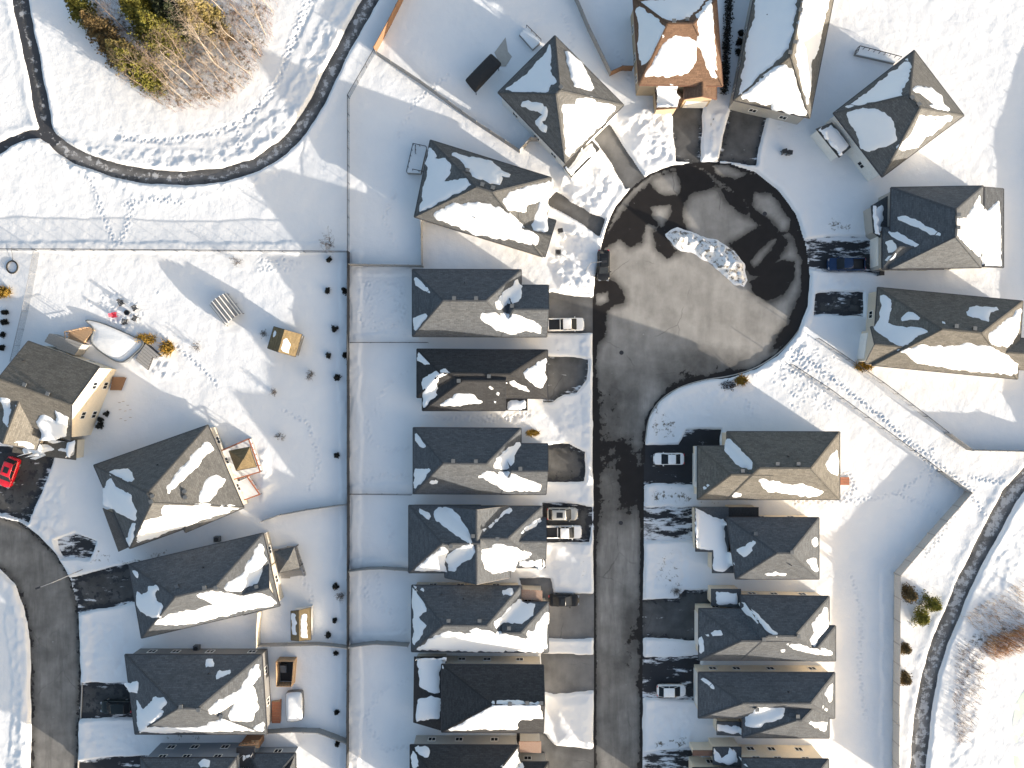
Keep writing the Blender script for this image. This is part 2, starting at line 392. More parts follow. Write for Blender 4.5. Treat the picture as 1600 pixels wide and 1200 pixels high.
# ---- roads, driveways and paths (pixel outlines of the photograph, laid out on the ground plan)
STREET = [(928, 1330), (928, 900), (927, 640), (927, 470), (930, 435), (938, 395), (947, 357), (963, 322), (988, 292), (1015, 272), (1050, 259),
          (1095, 254), (1140, 256), (1180, 270), (1215, 298), (1242, 335), (1258, 380), (1265, 430), (1260, 480), (1245, 520), (1215, 555),
          (1180, 577), (1140, 589), (1100, 594), (1060, 606), (1030, 626), (1013, 652), (1007, 690), (1006, 760), (1004, 900), (1003, 1330)]
LSTREET = [(-220, 775), (-60, 795), (0, 808), (30, 815), (60, 838), (90, 868), (110, 903), (122, 950), (127, 1050), (123, 1130), (118, 1330),
           (48, 1330), (50, 1100), (48, 1000), (40, 950), (25, 912), (0, 888), (-70, 868), (-220, 850)]
PATH1 = [(620, -60), (585, -10), (568, 18), (545, 60), (519, 110), (496, 160), (470, 200), (440, 232), (400, 258), (350, 273), (290, 279), (230, 276), (180, 266), (130, 249), (98, 232), (74, 210)]
PATH1B = [(74, 210), (64, 165), (52, 100), (42, 50), (32, 0), (22, -60)]
PATH1C = [(74, 208), (45, 210), (20, 220), (-5, 235), (-60, 262)]
PATH2 = [(1680, 690), (1612, 735), (1577, 775), (1550, 826), (1527, 870), (1503, 918), (1487, 960), (1469, 1000), (1454, 1050), (1442, 1110), (1434, 1200), (1430, 1330)]
# name -> outline, ice, wet
DRIVES = [
 ([(845, 462), (862, 458), (932, 468), (932, 518), (850, 520)], .0, .25),
 ([(850, 556), (880, 558), (918, 563), (916, 592), (900, 612), (880, 614), (864, 627), (850, 627)], .15, .3),
 ([(850, 697), (890, 696), (913, 706), (913, 752), (850, 752)], .05, .42),
 ([(848, 786), (925, 792), (920, 846), (848, 848)], .15, .45),
 ([(812, 904), (860, 905), (864, 928), (932, 928), (932, 996), (850, 996)], .0, .08),
 ([(848, 1023), (932, 1024), (932, 1078), (900, 1080), (866, 1084), (848, 1080)], .0, .1),
 ([(808, 1143), (850, 1146), (868, 1166), (932, 1172), (932, 1260), (810, 1260)], .0, .3),
 ([(1000, 698), (1060, 694), (1072, 672), (1126, 672), (1126, 696), (1095, 757), (1000, 756)], .16, .62),
 ([(1000, 794), (1090, 792), (1090, 846), (1000, 842)], .52, .6),
 ([(1000, 938), (1060, 936), (1070, 922), (1116, 922), (1116, 936), (1090, 1000), (1000, 994)], .14, .38),
 ([(1000, 1030), (1092, 1025), (1092, 1092), (1000, 1088)], .3, .6),
 ([(1000, 1176), (1092, 1166), (1092, 1240), (1000, 1240)], .5, .6),
 ([(1258, 374), (1360, 370), (1372, 425), (1290, 424), (1258, 420)], .42, .6),
 ([(1276, 461), (1300, 457), (1348, 457), (1348, 494), (1272, 492)], .24, .48),
 ([(925, 214), (952, 196), (1006, 276), (978, 294), (955, 255)], .0, .2),
 ([(855, 318), (870, 302), (905, 322), (944, 343), (937, 370), (900, 345)], .0, .3),
 ([(1048, 160), (1098, 155), (1092, 252), (1056, 252)], .12, .36),
 ([(1143, 155), (1200, 165), (1180, 258), (1124, 250)], .12, .38),
 ([(-30, 690), (85, 712), (68, 765), (46, 815), (-10, 800), (-60, 790)], .2, .47),
 ([(88, 842), (118, 832), (150, 846), (140, 872), (100, 872)], .4, .6),
 ([(112, 902), (212, 878), (222, 938), (126, 957)], .2, .46),
 ([(120, 1066), (196, 1068), (222, 1118), (120, 1122)], .2, .47),
 ([(112, 1190), (240, 1180), (240, 1260), (112, 1260)], .25, .55),
]
# soft lie of the snow before anything is cleared: drifts against the fences and banks along the kerbs
for pl, hf, am, ri in (
    ([(556, 400), (556, 700), (556, 1000), (556, 1200)], 1.1, .07, .16), ([(538, 400), (538, 700), (538, 1000), (538, 1200)], 1.0, .07, .13), ([(560, 424), (640, 424)], .8, .08, .15), ([(560, 528), (650, 528)], .8, .08, .12), ([(556, 762), (640, 763)], .8, .06, .12), ([(556, 880), (640, 880)], .9, .06, .15), ([(556, 995), (640, 995)], .9, .06, .15), ([(1386, 900), (1384, 1200)], 1.3, .05, .14), ([(0, 386), (540, 388)], 1.0, .06, .12),
    ([(120, 240), (230, 258), (330, 255), (400, 232), (448, 185), (478, 130), (505, 75), (545, 0), (560, -30)], 2.6, .16, .10),
    ([(180, 214), (270, 220), (345, 206), (385, 190), (430, 140), (460, 70), (490, 0)], .8, .16, -.08),
    ([(110, 250), (180, 290), (260, 305), (330, 300), (400, 275)], 1.6, .10, .05),
    ([(0, 240), (60, 222), (110, 250), (150, 275)], 1.6, .10, .08),
    ([(1600, 770), (1560, 850), (1520, 930), (1490, 1010), (1470, 1100), (1462, 1210)], 2.2, .05, .06),
    ([(1640, 800), (1570, 880), (1545, 960), (1520, 1050), (1500, 1210)], 2.6, .10, .05),
    ([(915, 540), (917, 640), (915, 780), (915, 860)], .9, .10, .10),
    ([(1018, 640), (1014, 860), (1014, 1200)], .9, .10, .08),
    ([(135, 960), (136, 1060)], 1.0, .10, .1), ([(20, 960), (30, 1060), (28, 1200)], 1.4, .10, .1),
    ([(100, 850), (60, 815), (30, 800)], 1.1, .2, .25)):
    lumpline(GP(pl), hf, am, .9, ri)
for poly, am, ri in (
    ([(860, 245), (930, 240), (955, 262), (968, 290), (945, 330), (935, 345), (880, 312), (868, 290)], .45, .45),
    ([(862, 352), (900, 352), (932, 372), (930, 400), (925, 462), (870, 455), (855, 410)], .5, .4),
    ([(950, 190), (1000, 160), (1048, 170), (1054, 250), (1010, 268), (995, 255)], .42, .4),
    ([(1098, 165), (1140, 175), (1122, 250), (1098, 250)], .3, .2),
    ([(862, 1086), (925, 1084), (925, 1168), (870, 1162), (860, 1110)], .10, .45),
    ([(860, 846), (922, 848), (922, 922), (868, 920), (858, 880)], .10, .3),
    ([(1015, 596), (1060, 610), (1120, 600), (1180, 580), (1260, 525), (1275, 545), (1190, 600), (1110, 660), (1020, 690)], .16, .08),
    ([(1014, 1000), (1080, 1002), (1080, 1024), (1014, 1024)], .15, .1), ([(1012, 758), (1085, 760), (1085, 790), (1012, 790)], .15, .1),
    ([(175, 480), (210, 500), (255, 540), (270, 560), (300, 590), (240, 600), (190, 560)], .35, .15),
    ([(380, 690), (420, 700), (440, 760), (410, 790), (395, 760)], .35, .35),
    ([(770, 640), (840, 628), (858, 650), (820, 668), (700, 660)], .22, .08),
    ([(1265, 300), (1330, 320), (1355, 350), (1300, 366), (1262, 360)], .10, .02)):
    lumps(GP(poly), am * 1.25, 1.3, ri)
for x0, y0, x1, y1 in ((862, 524, 924, 556), (866, 618, 924, 694), (860, 755, 922, 786), (862, 998, 926, 1021), (1014, 850, 1085, 930), (1014, 1094, 1085, 1164), (132, 965, 205, 1060), (130, 1126, 225, 1180), (1276, 426, 1350, 456), (60, 740, 110, 830)):
    lumps(GP([(x0, y0), (x1, y0), (x1, y1), (x0, y1)]), .26, 1.1, .10, 1.4, 6)
HF[:] = HF
cut(GP(STREET), .22, .30, .16, .7); cut(GP(LSTREET), .25, .35, .20, .9)
cut(GP(PATH1), .26, .5, .12, .8, True, .95); cut(GP(PATH1B), .28, .5, .08, .7, True, 1.0); cut(GP(PATH1C), .4, .5, .08, .7, True, .55)
cut(GP(PATH2), .24, .4, .10, .8, True, 1.15)
for poly, ice, wet in DRIVES: cut(GP(poly), .42, .3, .07, .5)
for pts in ([(1235, 545), (1300, 590), (1360, 640), (1420, 690), (1460, 720), (1480, 738), (1500, 752), (1520, 768)],
            [(1245, 548), (1320, 610), (1380, 655), (1432, 705), (1465, 745), (1510, 772)], [(1455, 700), (1452, 728), (1470, 745), (1490, 745), (1500, 760)],
            [(1505, 770), (1490, 800), (1465, 840), (1440, 870)], [(1512, 772), (1528, 790), (1540, 812)], [(1515, 745), (1550, 752), (1590, 752)],
            [(1240, 785), (1310, 781), (1345, 782), (1400, 770), (1430, 748), (1442, 732)], [(1400, 770), (1438, 787), (1465, 800)], [(1440, 787), (1455, 750), (1450, 735)],
            [(152, 300), (160, 330), (170, 355), (180, 378), (186, 385)], [(212, 312), (205, 335), (199, 358), (188, 382)], [(195, 320), (240, 312), (290, 318)],
            [(188, 215), (230, 221), (270, 220), (320, 212), (345, 205)], [(350, 200), (372, 195), (376, 220), (374, 246)], [(372, 195), (400, 175), (440, 120), (455, 70), (480, 0)],
            [(376, 192), (410, 162), (432, 132), (462, 62), (488, -5)], [(140, 280), (148, 296), (156, 312)],
            [(560, 455), (585, 438), (628, 448), (632, 500), (600, 518), (566, 508), (560, 470)], [(570, 470), (600, 450), (625, 480), (590, 505)], [(575, 440), (580, 500), (610, 510)],
            [(660, 650), (700, 655), (760, 650), (800, 655)], [(700, 648), (760, 658), (830, 646)], [(590, 895), (592, 930), (612, 950), (615, 985), (640, 985)],
            [(1165, 625), (1172, 640), (1178, 650)], [(1215, 200), (1232, 180), (1250, 150), (1252, 140)], [(1310, 735), (1330, 745), (1335, 765), (1315, 775)],
            [(600, 810), (615, 830), (605, 860)], [(640, 700), (610, 705), (580, 690), (570, 650)], [(640, 745), (600, 740), (565, 755)], [(640, 580), (605, 600), (585, 640), (600, 655)], [(640, 1060), (600, 1075), (570, 1120), (600, 1170), (640, 1165)], [(638, 950), (600, 955), (570, 930), (575, 900)], [(470, 900), (490, 930), (480, 960)], [(440, 640), (480, 660), (500, 720), (480, 770)], [(1330, 900), (1345, 960), (1340, 1040), (1350, 1120)], [(620, 300), (600, 340), (620, 390)], [(700, 120), (650, 160), (620, 220)], [(245, 520), (300, 560), (340, 600)], [(880, 25), (895, 60), (890, 95)], [(960, 80), (978, 110), (985, 130)]):
    tracks(pts)
for k in range(120):
    footprint(*P(rnd.gauss(1243, 24), rnd.gauss(570, 18)), depth=.10)
for k in range(60): footprint(*P(rnd.uniform(1230, 1300), rnd.uniform(560, 640)), depth=.07)
for k in range(70): footprint(*P(rnd.uniform(556, 640), rnd.uniform(425, 525)), depth=.06)
for k in range(60): footprint(*P(rnd.uniform(405, 470), rnd.uniform(405, 425)), depth=.06)
for k in range(50): footprint(*P(rnd.gauss(190, 22), rnd.gauss(490, 14)), depth=.10)
for poly, a in (([(1016, 600), (1040, 640), (1062, 655), (1060, 690), (1014, 690), (1010, 650)], .40), ([(1014, 760), (1085, 760), (1085, 792), (1014, 790)], .42),
                ([(1012, 1002), (1080, 1004), (1080, 1022), (1012, 1020)], .42), ([(1015, 850), (1060, 855), (1080, 925), (1015, 930)], .26),
                ([(1280, 335), (1330, 345), (1350, 368), (1290, 372)], .36), ([(1095, 170), (1125, 175), (1118, 250), (1096, 250)], .33),
                ([(900, 870), (922, 855), (922, 905), (900, 905)], .36), ([(230, 1130), (300, 1130), (330, 1160), (260, 1170)], .3),
                ([(860, 540), (925, 540), (925, 560), (860, 556)], .25), ([(1015, 1150), (1085, 1140), (1085, 1168), (1015, 1175)], .42),
                ([(150, 840), (200, 870), (260, 850), (330, 840), (220, 890), (130, 890)], .34), ([(1085, 778), (1140, 779), (1140, 792), (1085, 790)], .5),
                ([(130, 20), (300, 0), (430, 0), (425, 60), (395, 130), (340, 170), (270, 176), (220, 150), (170, 90)], .40),
                ([(1490, 985), (1600, 960), (1600, 1020), (1530, 1040), (1500, 1150), (1480, 1150)], .33)):
    dirt(GP(poly), a + .09)
# ground sheet out to the horizon
ext = np.array([1.5, 4, 9, 18, 36, 80, 180, 400, 1000, 2500, 6000])
ax_ = np.concatenate([X0 - ext[::-1], gx, X1 + ext]); ay_ = np.concatenate([Y0 - ext[::-1], gy, Y1 + ext])
AX, AY = np.meshgrid(ax_, ay_); E = len(ext)
HA = .30 + .25 * (fbm(AX, AY, 30, 3, 1) - .5) * 0; HA[E:-E, E:-E] = HF
DA = np.zeros_like(HA); DA[E:-E, E:-E] = DIRT
HA[:E, :] = .3; HA[-E:, :] = .3; HA[:, :E] = .3; HA[:, -E:] = .3
def roadcut_out(poly):
    HA[inside(AX, AY, poly) & (HA > .29)] = -.15
def grid_mesh(name, Xs, Ys, Zs, keep=None, attrs=None, mat=None, smooth=True):
    ny, nx = Zs.shape; idx = np.arange(ny * nx).reshape(ny, nx)
    q = np.stack([idx[:-1, :-1], idx[:-1, 1:], idx[1:, 1:], idx[1:, :-1]], -1).reshape(-1, 4)
    co = np.stack([Xs.ravel(), Ys.ravel(), Zs.ravel()], -1)
    at = {k: v.ravel() for k, v in (attrs or {}).items()}
    if keep is not None:
        kc = (keep[:-1, :-1] | keep[:-1, 1:] | keep[1:, 1:] | keep[1:, :-1]).ravel(); q = q[kc]
        used = np.unique(q); re = np.full(ny * nx, -1); re[used] = np.arange(len(used)); q = re[q]; co = co[used]; at = {k: v[used] for k, v in at.items()}
    me = bpy.data.meshes.new(name); nv, nf = len(co), len(q)
    me.vertices.add(nv); me.vertices.foreach_set('co', co.astype(np.float32).ravel())
    me.loops.add(nf * 4); me.loops.foreach_set('vertex_index', q.astype(np.int32).ravel())
    me.polygons.add(nf); me.polygons.foreach_set('loop_start', np.arange(0, nf * 4, 4, dtype=np.int32)); me.polygons.foreach_set('loop_total', np.full(nf, 4, np.int32))
    me.polygons.foreach_set('use_smooth', np.full(nf, smooth))
    me.update(calc_edges=True)
    for k, v in at.items():
        a = me.attributes.new(k, 'FLOAT', 'POINT'); a.data.foreach_set('value', v.astype(np.float32))
    me.materials.append(M[mat]); ob = bpy.data.objects.new(name, me); COL.objects.link(ob); return ob
struct(grid_mesh('snow_ground', AX, AY, HA, None, {'dirt': DA}, 'snow'))
def gz(x, y):
    i = min(max(int((x - X0) / STEP), 0), len(gx) - 1); j = min(max(int((y - Y0) / STEP), 0), len(gy) - 1)
    return float(HF[j, i])
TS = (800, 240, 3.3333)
WET_AND_SHADE = [T(TS, p) for p in (
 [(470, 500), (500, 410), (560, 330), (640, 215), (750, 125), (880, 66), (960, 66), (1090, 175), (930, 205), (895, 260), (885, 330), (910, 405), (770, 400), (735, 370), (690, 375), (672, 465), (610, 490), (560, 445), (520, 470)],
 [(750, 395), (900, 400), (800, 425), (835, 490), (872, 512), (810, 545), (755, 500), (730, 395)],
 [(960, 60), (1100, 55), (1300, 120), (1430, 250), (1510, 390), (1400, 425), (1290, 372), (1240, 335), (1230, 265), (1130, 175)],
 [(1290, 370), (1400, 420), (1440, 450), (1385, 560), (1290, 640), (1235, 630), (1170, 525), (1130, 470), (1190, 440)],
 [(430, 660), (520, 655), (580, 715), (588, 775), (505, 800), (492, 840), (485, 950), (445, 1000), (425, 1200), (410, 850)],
 [(1290, 640), (1380, 560), (1470, 560), (1470, 650), (1410, 740), (1330, 770), (1250, 720), (1240, 660)], [(1080, 170), (1190, 220), (1240, 300), (1215, 330), (1120, 250)],  # wet mottling that also paints deeper house shade into the right side
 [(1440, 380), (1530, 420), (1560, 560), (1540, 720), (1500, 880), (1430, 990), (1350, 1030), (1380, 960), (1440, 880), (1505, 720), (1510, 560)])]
DRY = [T(TS, p) for p in ([(735, 120), (860, 88), (885, 180), (860, 218), (760, 212), (720, 150)], [(718, 275), (835, 262), (822, 330), (780, 385), (730, 330)],
 [(1045, 62), (1130, 48), (1215, 110), (1170, 132), (1060, 112)], [(1255, 200), (1350, 205), (1455, 350), (1440, 402), (1400, 412), (1350, 350), (1255, 285)],
 [(1238, 565), (1290, 500), (1360, 438), (1382, 450), (1300, 565), (1260, 592)], [(430, 730), (500, 720), (505, 770), (450, 795), (425, 775)])]
def sheet(name, poly, z, mat, wet, ice, line=False, half=1.0, mg=.9, step=2, extra=None, avoid=None):
    s_ = win(poly, 2.5); s2 = (slice(s_[0].start, s_[0].stop, step), slice(s_[1].start, s_[1].stop, step))
    X, Y = GX[s2], GY[s2]
    d = (pdist(X, Y, poly) - half) if line else sd(X, Y, poly)
    W_ = np.full(X.shape, wet); I_ = np.full(X.shape, ice)
    W_ = W_ + (.12 if mat == 'driveway_asphalt' else .22) * (1 - sstep(0, 1.3, -d))                          # meltwater runs along the edges
    I_ = I_ + .22 * (1 - sstep(0, .8, -d)) * (ice > 0)
    if extra: W_, I_ = extra(X, Y, W_, I_, d)
    keep = d < mg
    if avoid is not None:
        for p in avoid: keep = keep & (sd(X, Y, p) > .15)
    return struct(grid_mesh(name, X, Y, np.full(X.shape, z), keep, {'wet': W_, 'ice': I_}, mat, False))
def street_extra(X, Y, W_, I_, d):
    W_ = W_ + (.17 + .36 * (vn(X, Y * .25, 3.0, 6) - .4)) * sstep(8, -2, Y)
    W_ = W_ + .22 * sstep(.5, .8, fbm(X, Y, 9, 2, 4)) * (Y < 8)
    for p in WET_AND_SHADE:
        p = GP(p); s = sd(X, Y, p); W_ = np.maximum(W_, np.clip(.5 - s * .34, 0, .9))  # wet attribute also carries the painted shade of those two patches
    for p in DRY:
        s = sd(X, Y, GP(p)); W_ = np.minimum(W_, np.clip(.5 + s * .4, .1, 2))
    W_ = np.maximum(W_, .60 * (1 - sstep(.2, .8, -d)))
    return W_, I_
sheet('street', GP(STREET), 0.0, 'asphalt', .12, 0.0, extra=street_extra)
sheet('street', GP(LSTREET), 0.0, 'asphalt', .30, 0.0)
def p_extra(X, Y, W_, I_, d): return W_, I_ + .20 * (fbm(X, Y, 4, 2, 2) - .3) - .5 * sstep(-.7, -.1, d)
sheet('footpath', GP(PATH1), 0.003, 'path_asphalt', .26, .42, True, 1.0, extra=p_extra)
sheet('footpath', GP(PATH1B), 0.006, 'path_asphalt', .42, .34, True, 1.0, extra=p_extra)
sheet('footpath', GP(PATH1C), 0.009, 'path_asphalt', .5, .40, True, .6, extra=p_extra)
sheet('footpath', GP(PATH2), 0.003, 'path_asphalt', .22, .50, True, 1.15, extra=p_extra)
for k, (poly, ice, wet) in enumerate(DRIVES):
    sheet('driveway', GP(poly), 0.012, 'driveway_asphalt', wet, ice, step=1, avoid=[GP(STREET), GP(LSTREET)])
# kerb along the bare south-east edge of the turning circle and the street
def ribbon(name, pts, wd, z0, z1, mat):
    mb = MB(); pl = chaikin(GP(pts), 2, False)
    for a, b in zip(pl, pl[1:]): mb.bar((*a, z1), (*b, z1), wd, z1 - z0)
    return struct(mb.build(name, mat))
ribbon('kerb', [(1258, 500), (1240, 528), (1215, 554), (1180, 576), (1140, 588), (1100, 593), (1060, 605), (1030, 625), (1013, 652), (1008, 690)], .16, -.1, .13, 'concrete')
ribbon('kerb', [(127, 960), (130, 1050), (126, 1130), (122, 1210)], .16, -.1, .13, 'concrete')
# frozen pond in the far corner
mb = MB(); mb.prism(chaikin(GP([(1590, 1080), (1640, 1050), (1760, 1080), (1760, 1300), (1600, 1300), (1582, 1200), (1578, 1130)]), 2), .1, .285); struct(mb.build('pond_ice', 'ice'))
# ---------------------------------------------------------------- houses
def tri_z(tris, X, Y):
    Z = np.full(np.shape(X), -1e9)
    for a, b, c in tris:
        den = (b[1] - c[1]) * (a[0] - c[0]) + (c[0] - b[0]) * (a[1] - c[1])
        if abs(den) < 1e-9: continue
        l1 = ((b[1] - c[1]) * (X - c[0]) + (c[0] - b[0]) * (Y - c[1])) / den
        l2 = ((c[1] - a[1]) * (X - c[0]) + (a[0] - c[0]) * (Y - c[1])) / den
        l3 = 1 - l1 - l2; ok = (l1 > -1e-6) & (l2 > -1e-6) & (l3 > -1e-6)
        Z = np.where(ok, np.maximum(Z, l1 * a[2] + l2 * b[2] + l3 * c[2]), Z)
    return Z
class Wing:
    """one roof volume: eave corners a,b,c,d and ridge r1 (a-d end), r2 (b-c end), made true so that the slopes are flat"""
    def __init__(s, cor, ridge, ze, pitch=.70, g1=False, g2=False, rise=None):
        A = [Vector(P(x, y, ze)) for x, y in cor]
        u = ((A[1] - A[0]).normalized() + (A[2] - A[3]).normalized()).normalized(); v = Vector((-u.y, u.x))
        U = [p.dot(u) for p in A]; V = [p.dot(v) for p in A]
        v0 = (V[0] + V[1]) / 2; v1 = (V[2] + V[3]) / 2
        zr = ze + (abs(v1 - v0) / 2 * pitch if rise is None else rise)
        if ridge is None:
            vm = (v0 + v1) / 2; h = abs(v1 - v0) / 2; sg = 1 if U[1] > U[0] else -1
            r1u = (U[0] + U[3]) / 2 + (0 if g1 else sg * h); r2u = (U[1] + U[2]) / 2 - (0 if g2 else sg * h); rv = vm
        else:
            R = [Vector(P(x, y, zr)) for x, y in ridge]
            r1u, r2u = R[0].dot(u), R[1].dot(u); rv = (R[0].dot(v) + R[1].dot(v)) / 2
            if g1: r1u = (U[0] + U[3]) / 2
            if g2: r2u = (U[1] + U[2]) / 2
            if g1 or g2 or True:
                rv = .5 * rv + .25 * (v0 + v1)
        def W3(a, b, z): q = u * a + v * b; return Vector((q.x, q.y, z))
        s.a, s.b, s.c, s.d = W3(U[0], v0, ze), W3(U[1], v0, ze), W3(U[2], v1, ze), W3(U[3], v1, ze)
        s.r1, s.r2 = W3(r1u, rv, zr), W3(r2u, rv, zr); s.ze, s.zr, s.g1, s.g2, s.u, s.v = ze, zr, g1, g2, u, v
        s.slope = (zr - ze) / (abs(v1 - v0) / 2)
        s.faces = [(s.a, s.b, s.r2, s.r1), (s.c, s.d, s.r1, s.r2)]
        if not g1: s.faces.append((s.d, s.a, s.r1))
        if not g2: s.faces.append((s.b, s.c, s.r2))
        s.tris = []
        for f in s.faces:
            for k in range(1, len(f) - 1): s.tris.append((f[0], f[k], f[k + 1]))
    def roof(s, mb, th=.16):
        for f in s.faces:
            f = list(f); n = (f[1] - f[0]).cross(f[2] - f[0])
            if n.z < 0: f = f[::-1]
            e = (f[1] - f[0]).normalized()
            # rows run level: u axis = level direction of the slope
            nn = (f[1] - f[0]).cross(f[2] - f[0]).normalized(); lv = Vector((-nn.y, nn.x, 0)); lv = lv.normalized() if lv.length > 1e-6 else Vector((1, 0, 0)); up = nn.cross(lv)
            mb.add(f, [tuple(range(len(f)))], 0, [[(p.dot(lv), p.dot(up)) for p in f]])
            lo = [p - Vector((0, 0, th)) for p in f]
            mb.add(lo, [tuple(range(len(f) - 1, -1, -1))], 1)
        ring = [s.a, s.b] + ([s.r2] if s.g2 else []) + [s.c, s.d] + ([s.r1] if s.g1 else [])
        s.ring = ring
    def caps(s, mb):
        ln = [(s.r1, s.r2)] + ([] if s.g1 else [(s.a, s.r1), (s.d, s.r1)]) + ([] if s.g2 else [(s.b, s.r2), (s.c, s.r2)])
        for p, q in ln:
            if (q - p).length > .3: mb.bar(p + Vector((0, 0, .05)), q + Vector((0, 0, .05)), .24, .06)
    def gutter(s, mb, th=.17, wd=.09):
        r = s.ring; n = len(r)
        ctr = (s.a + s.b + s.c + s.d) / 4
        for i in range(n):
            a, b = r[i], r[(i + 1) % n]
            d = (b - a); o = Vector((d.y, -d.x, 0)).normalized()
            if o.dot((a + b) / 2 - ctr) < 0: o = -o
            o = o * wd / 2
            mb.bar(a + o + Vector((0, 0, .015)), b + o + Vector((0, 0, .015)), wd, th)
    def walls(s, mb, inset=.4, z0=-.1):
        def ins(p, q):   # move corner inwards
            return p
        U0 = [s.a, s.b, s.c, s.d]; ctr = (s.a + s.b + s.c + s.d) / 4; pts = []
        for i, p in enumerate(U0):
            d1 = (U0[(i + 1) % 4] - p).normalized(); d2 = (U0[i - 1] - p).normalized()
            pts.append(p + (d1 + d2) * inset)
        zt = s.ze + inset * s.slope * .9 - .17
        s.foot = [(p.x, p.y) for p in pts]
        mb.prism(s.foot, z0, zt)
        for g, i, j, r, k in ((s.g1, 3, 0, s.r1, 1), (s.g2, 1, 2, s.r2, -1)):
            if g:
                a, b = Vector((*s.foot[i], zt - .01)), Vector((*s.foot[j], zt - .01)); t = (r - s.r1) if k > 0 else (r - s.r2)
                dirn = (s.r2 - s.r1).normalized() * k; m_ = r + dirn * inset; m_ = Vector((m_.x, m_.y, s.zr - .2))
                th = dirn * .25
                mb.add([a, b, m_, a + th, b + th, m_ + th], [(0, 1, 2), (5, 4, 3), (0, 2, 5, 3), (1, 4, 5, 2), (0, 3, 4, 1)])
def project(tris, pts, z0):
    px = np.array([p[0] for p in pts]); py = np.array([p[1] for p in pts]); z = np.full(len(px), z0)
    for _ in range(14):
        k = (CH - z) / CH * .1; X = (px - 800) * k; Y = (600 - py) * k
        zz = tri_z(tris, X, Y); zz = np.where(zz < -1e8, z0, zz); z = .5 * z + .5 * zz
    return X, Y, z
def snow_patch(tris, pts, z0, parent, org, thick=.16, seed=0, name='snow_patch'):
    X, Y, z = project(tris, pts, z0)
    poly = list(zip(X.tolist(), Y.tolist()))
    dense = []
    for i in range(len(poly)):                                      # even spacing, then a crumbly edge
        a, b = poly[i], poly[(i + 1) % len(poly)]; L = math.hypot(b[0] - a[0], b[1] - a[1]); n = max(1, int(L / .28))
        for k in range(n): dense.append((a[0] + (b[0] - a[0]) * k / n, a[1] + (b[1] - a[1]) * k / n))
    d = np.array(dense); nx = vn(d[:, 0], d[:, 1], .55, 3 + seed % 5) - .5; ny = vn(d[:, 0], d[:, 1], .55, 9 + seed % 5) - .5
    nl = vn(d[:, 0], d[:, 1], 1.6, 5) - .5
    nf = vn(d[:, 0], d[:, 1], .3, 6) - .5; d = d + np.stack([nx * .34 + nl * .34 + nf * .16, ny * .34 - nl * .34 - nf * .16], -1); dense = [tuple(q) for q in d.tolist()]
    xs = np.arange(d[:, 0].min(), d[:, 0].max(), .42); ys = np.arange(d[:, 1].min(), d[:, 1].max(), .42)
    gx2, gy2 = np.meshgrid(xs, ys); gx2 = gx2 + (vn(gx2, gy2, .3, 2) - .5) * .2; gy2 = gy2 + (vn(gx2, gy2, .3, 4) - .5) * .2
    s = sd(gx2, gy2, dense); ok = s < -.12; ins = list(zip(gx2[ok].tolist(), gy2[ok].tolist()))
    vv = [Vector(q) for q in dense] + [Vector(q) for q in ins]; n = len(dense)
    r = delaunay_2d_cdt(vv, [], [list(range(n))], 1, 1e-4)
    V = np.array([[q.x, q.y] for q in r[0]])
    if len(V) < 3: return
    zz = tri_z(tris, V[:, 0], V[:, 1]); zz = np.where(zz < -1e8, z0, zz)
    e = pdist(V[:, 0], V[:, 1], dense, True)
    t = thick * sstep(0, .34, e) * (.55 + .9 * fbm(V[:, 0], V[:, 1], 2.6, 3, 7)) + thick * .5 * sstep(.3, 2.2, e)
    t = np.where(e < 1e-3, -.02, t + .015)
    mb = MB(); mb.add([(a, b, c) for (a, b), c in zip(V.tolist(), (zz + t).tolist())], [tuple(f) for f in r[2]])
    me_faces = mb.f
    for i, f in enumerate(me_faces):                                 # face up
        a, b, c = (Vector(mb.v[k]) for k in f[:3])
        if (b - a).cross(c - a).z < 0: me_faces[i] = tuple(reversed(f))
    return mb.build(name, 'roof_snow', parent, org, True)
def window(root, org, a, b, z0, z1, t0, t1, out, mat='trim_white', mull=True):
    a = Vector(a); b = Vector(b); d = b - a; n = Vector((out[0], out[1])).normalized()
    p = a + d * t0; q = a + d * t1; o = n * .03
    mb = MB(); fr = .09
    def slab(p_, q_, za, zb, k): mb.bar((p_.x + n.x * k, p_.y + n.y * k, zb), (q_.x + n.x * k, q_.y + n.y * k, zb), .07, zb - za)
    e = d.normalized()
    slab(p, q, z1 - fr, z1, .03); slab(p, q, z0, z0 + fr, .03); slab(p, p + e * fr, z0 + fr, z1 - fr, .03); slab(q - e * fr, q, z0 + fr, z1 - fr, .03)
    if mull:
        m_ = (p + q) / 2; slab(m_ - e * .03, m_ + e * .03, z0 + fr, z1 - fr, .028)
    w_ = mb.build('window', mat, root, org)
    mb = MB(); pp, qq = p + e * fr, q - e * fr; mb.bar((pp.x + n.x * .012, pp.y + n.y * .012, z1 - fr), (qq.x + n.x * .012, qq.y + n.y * .012, z1 - fr), .03, z1 - z0 - 2 * fr)
    mb.build('pane', 'glass', w_, org)
HOUSES = []
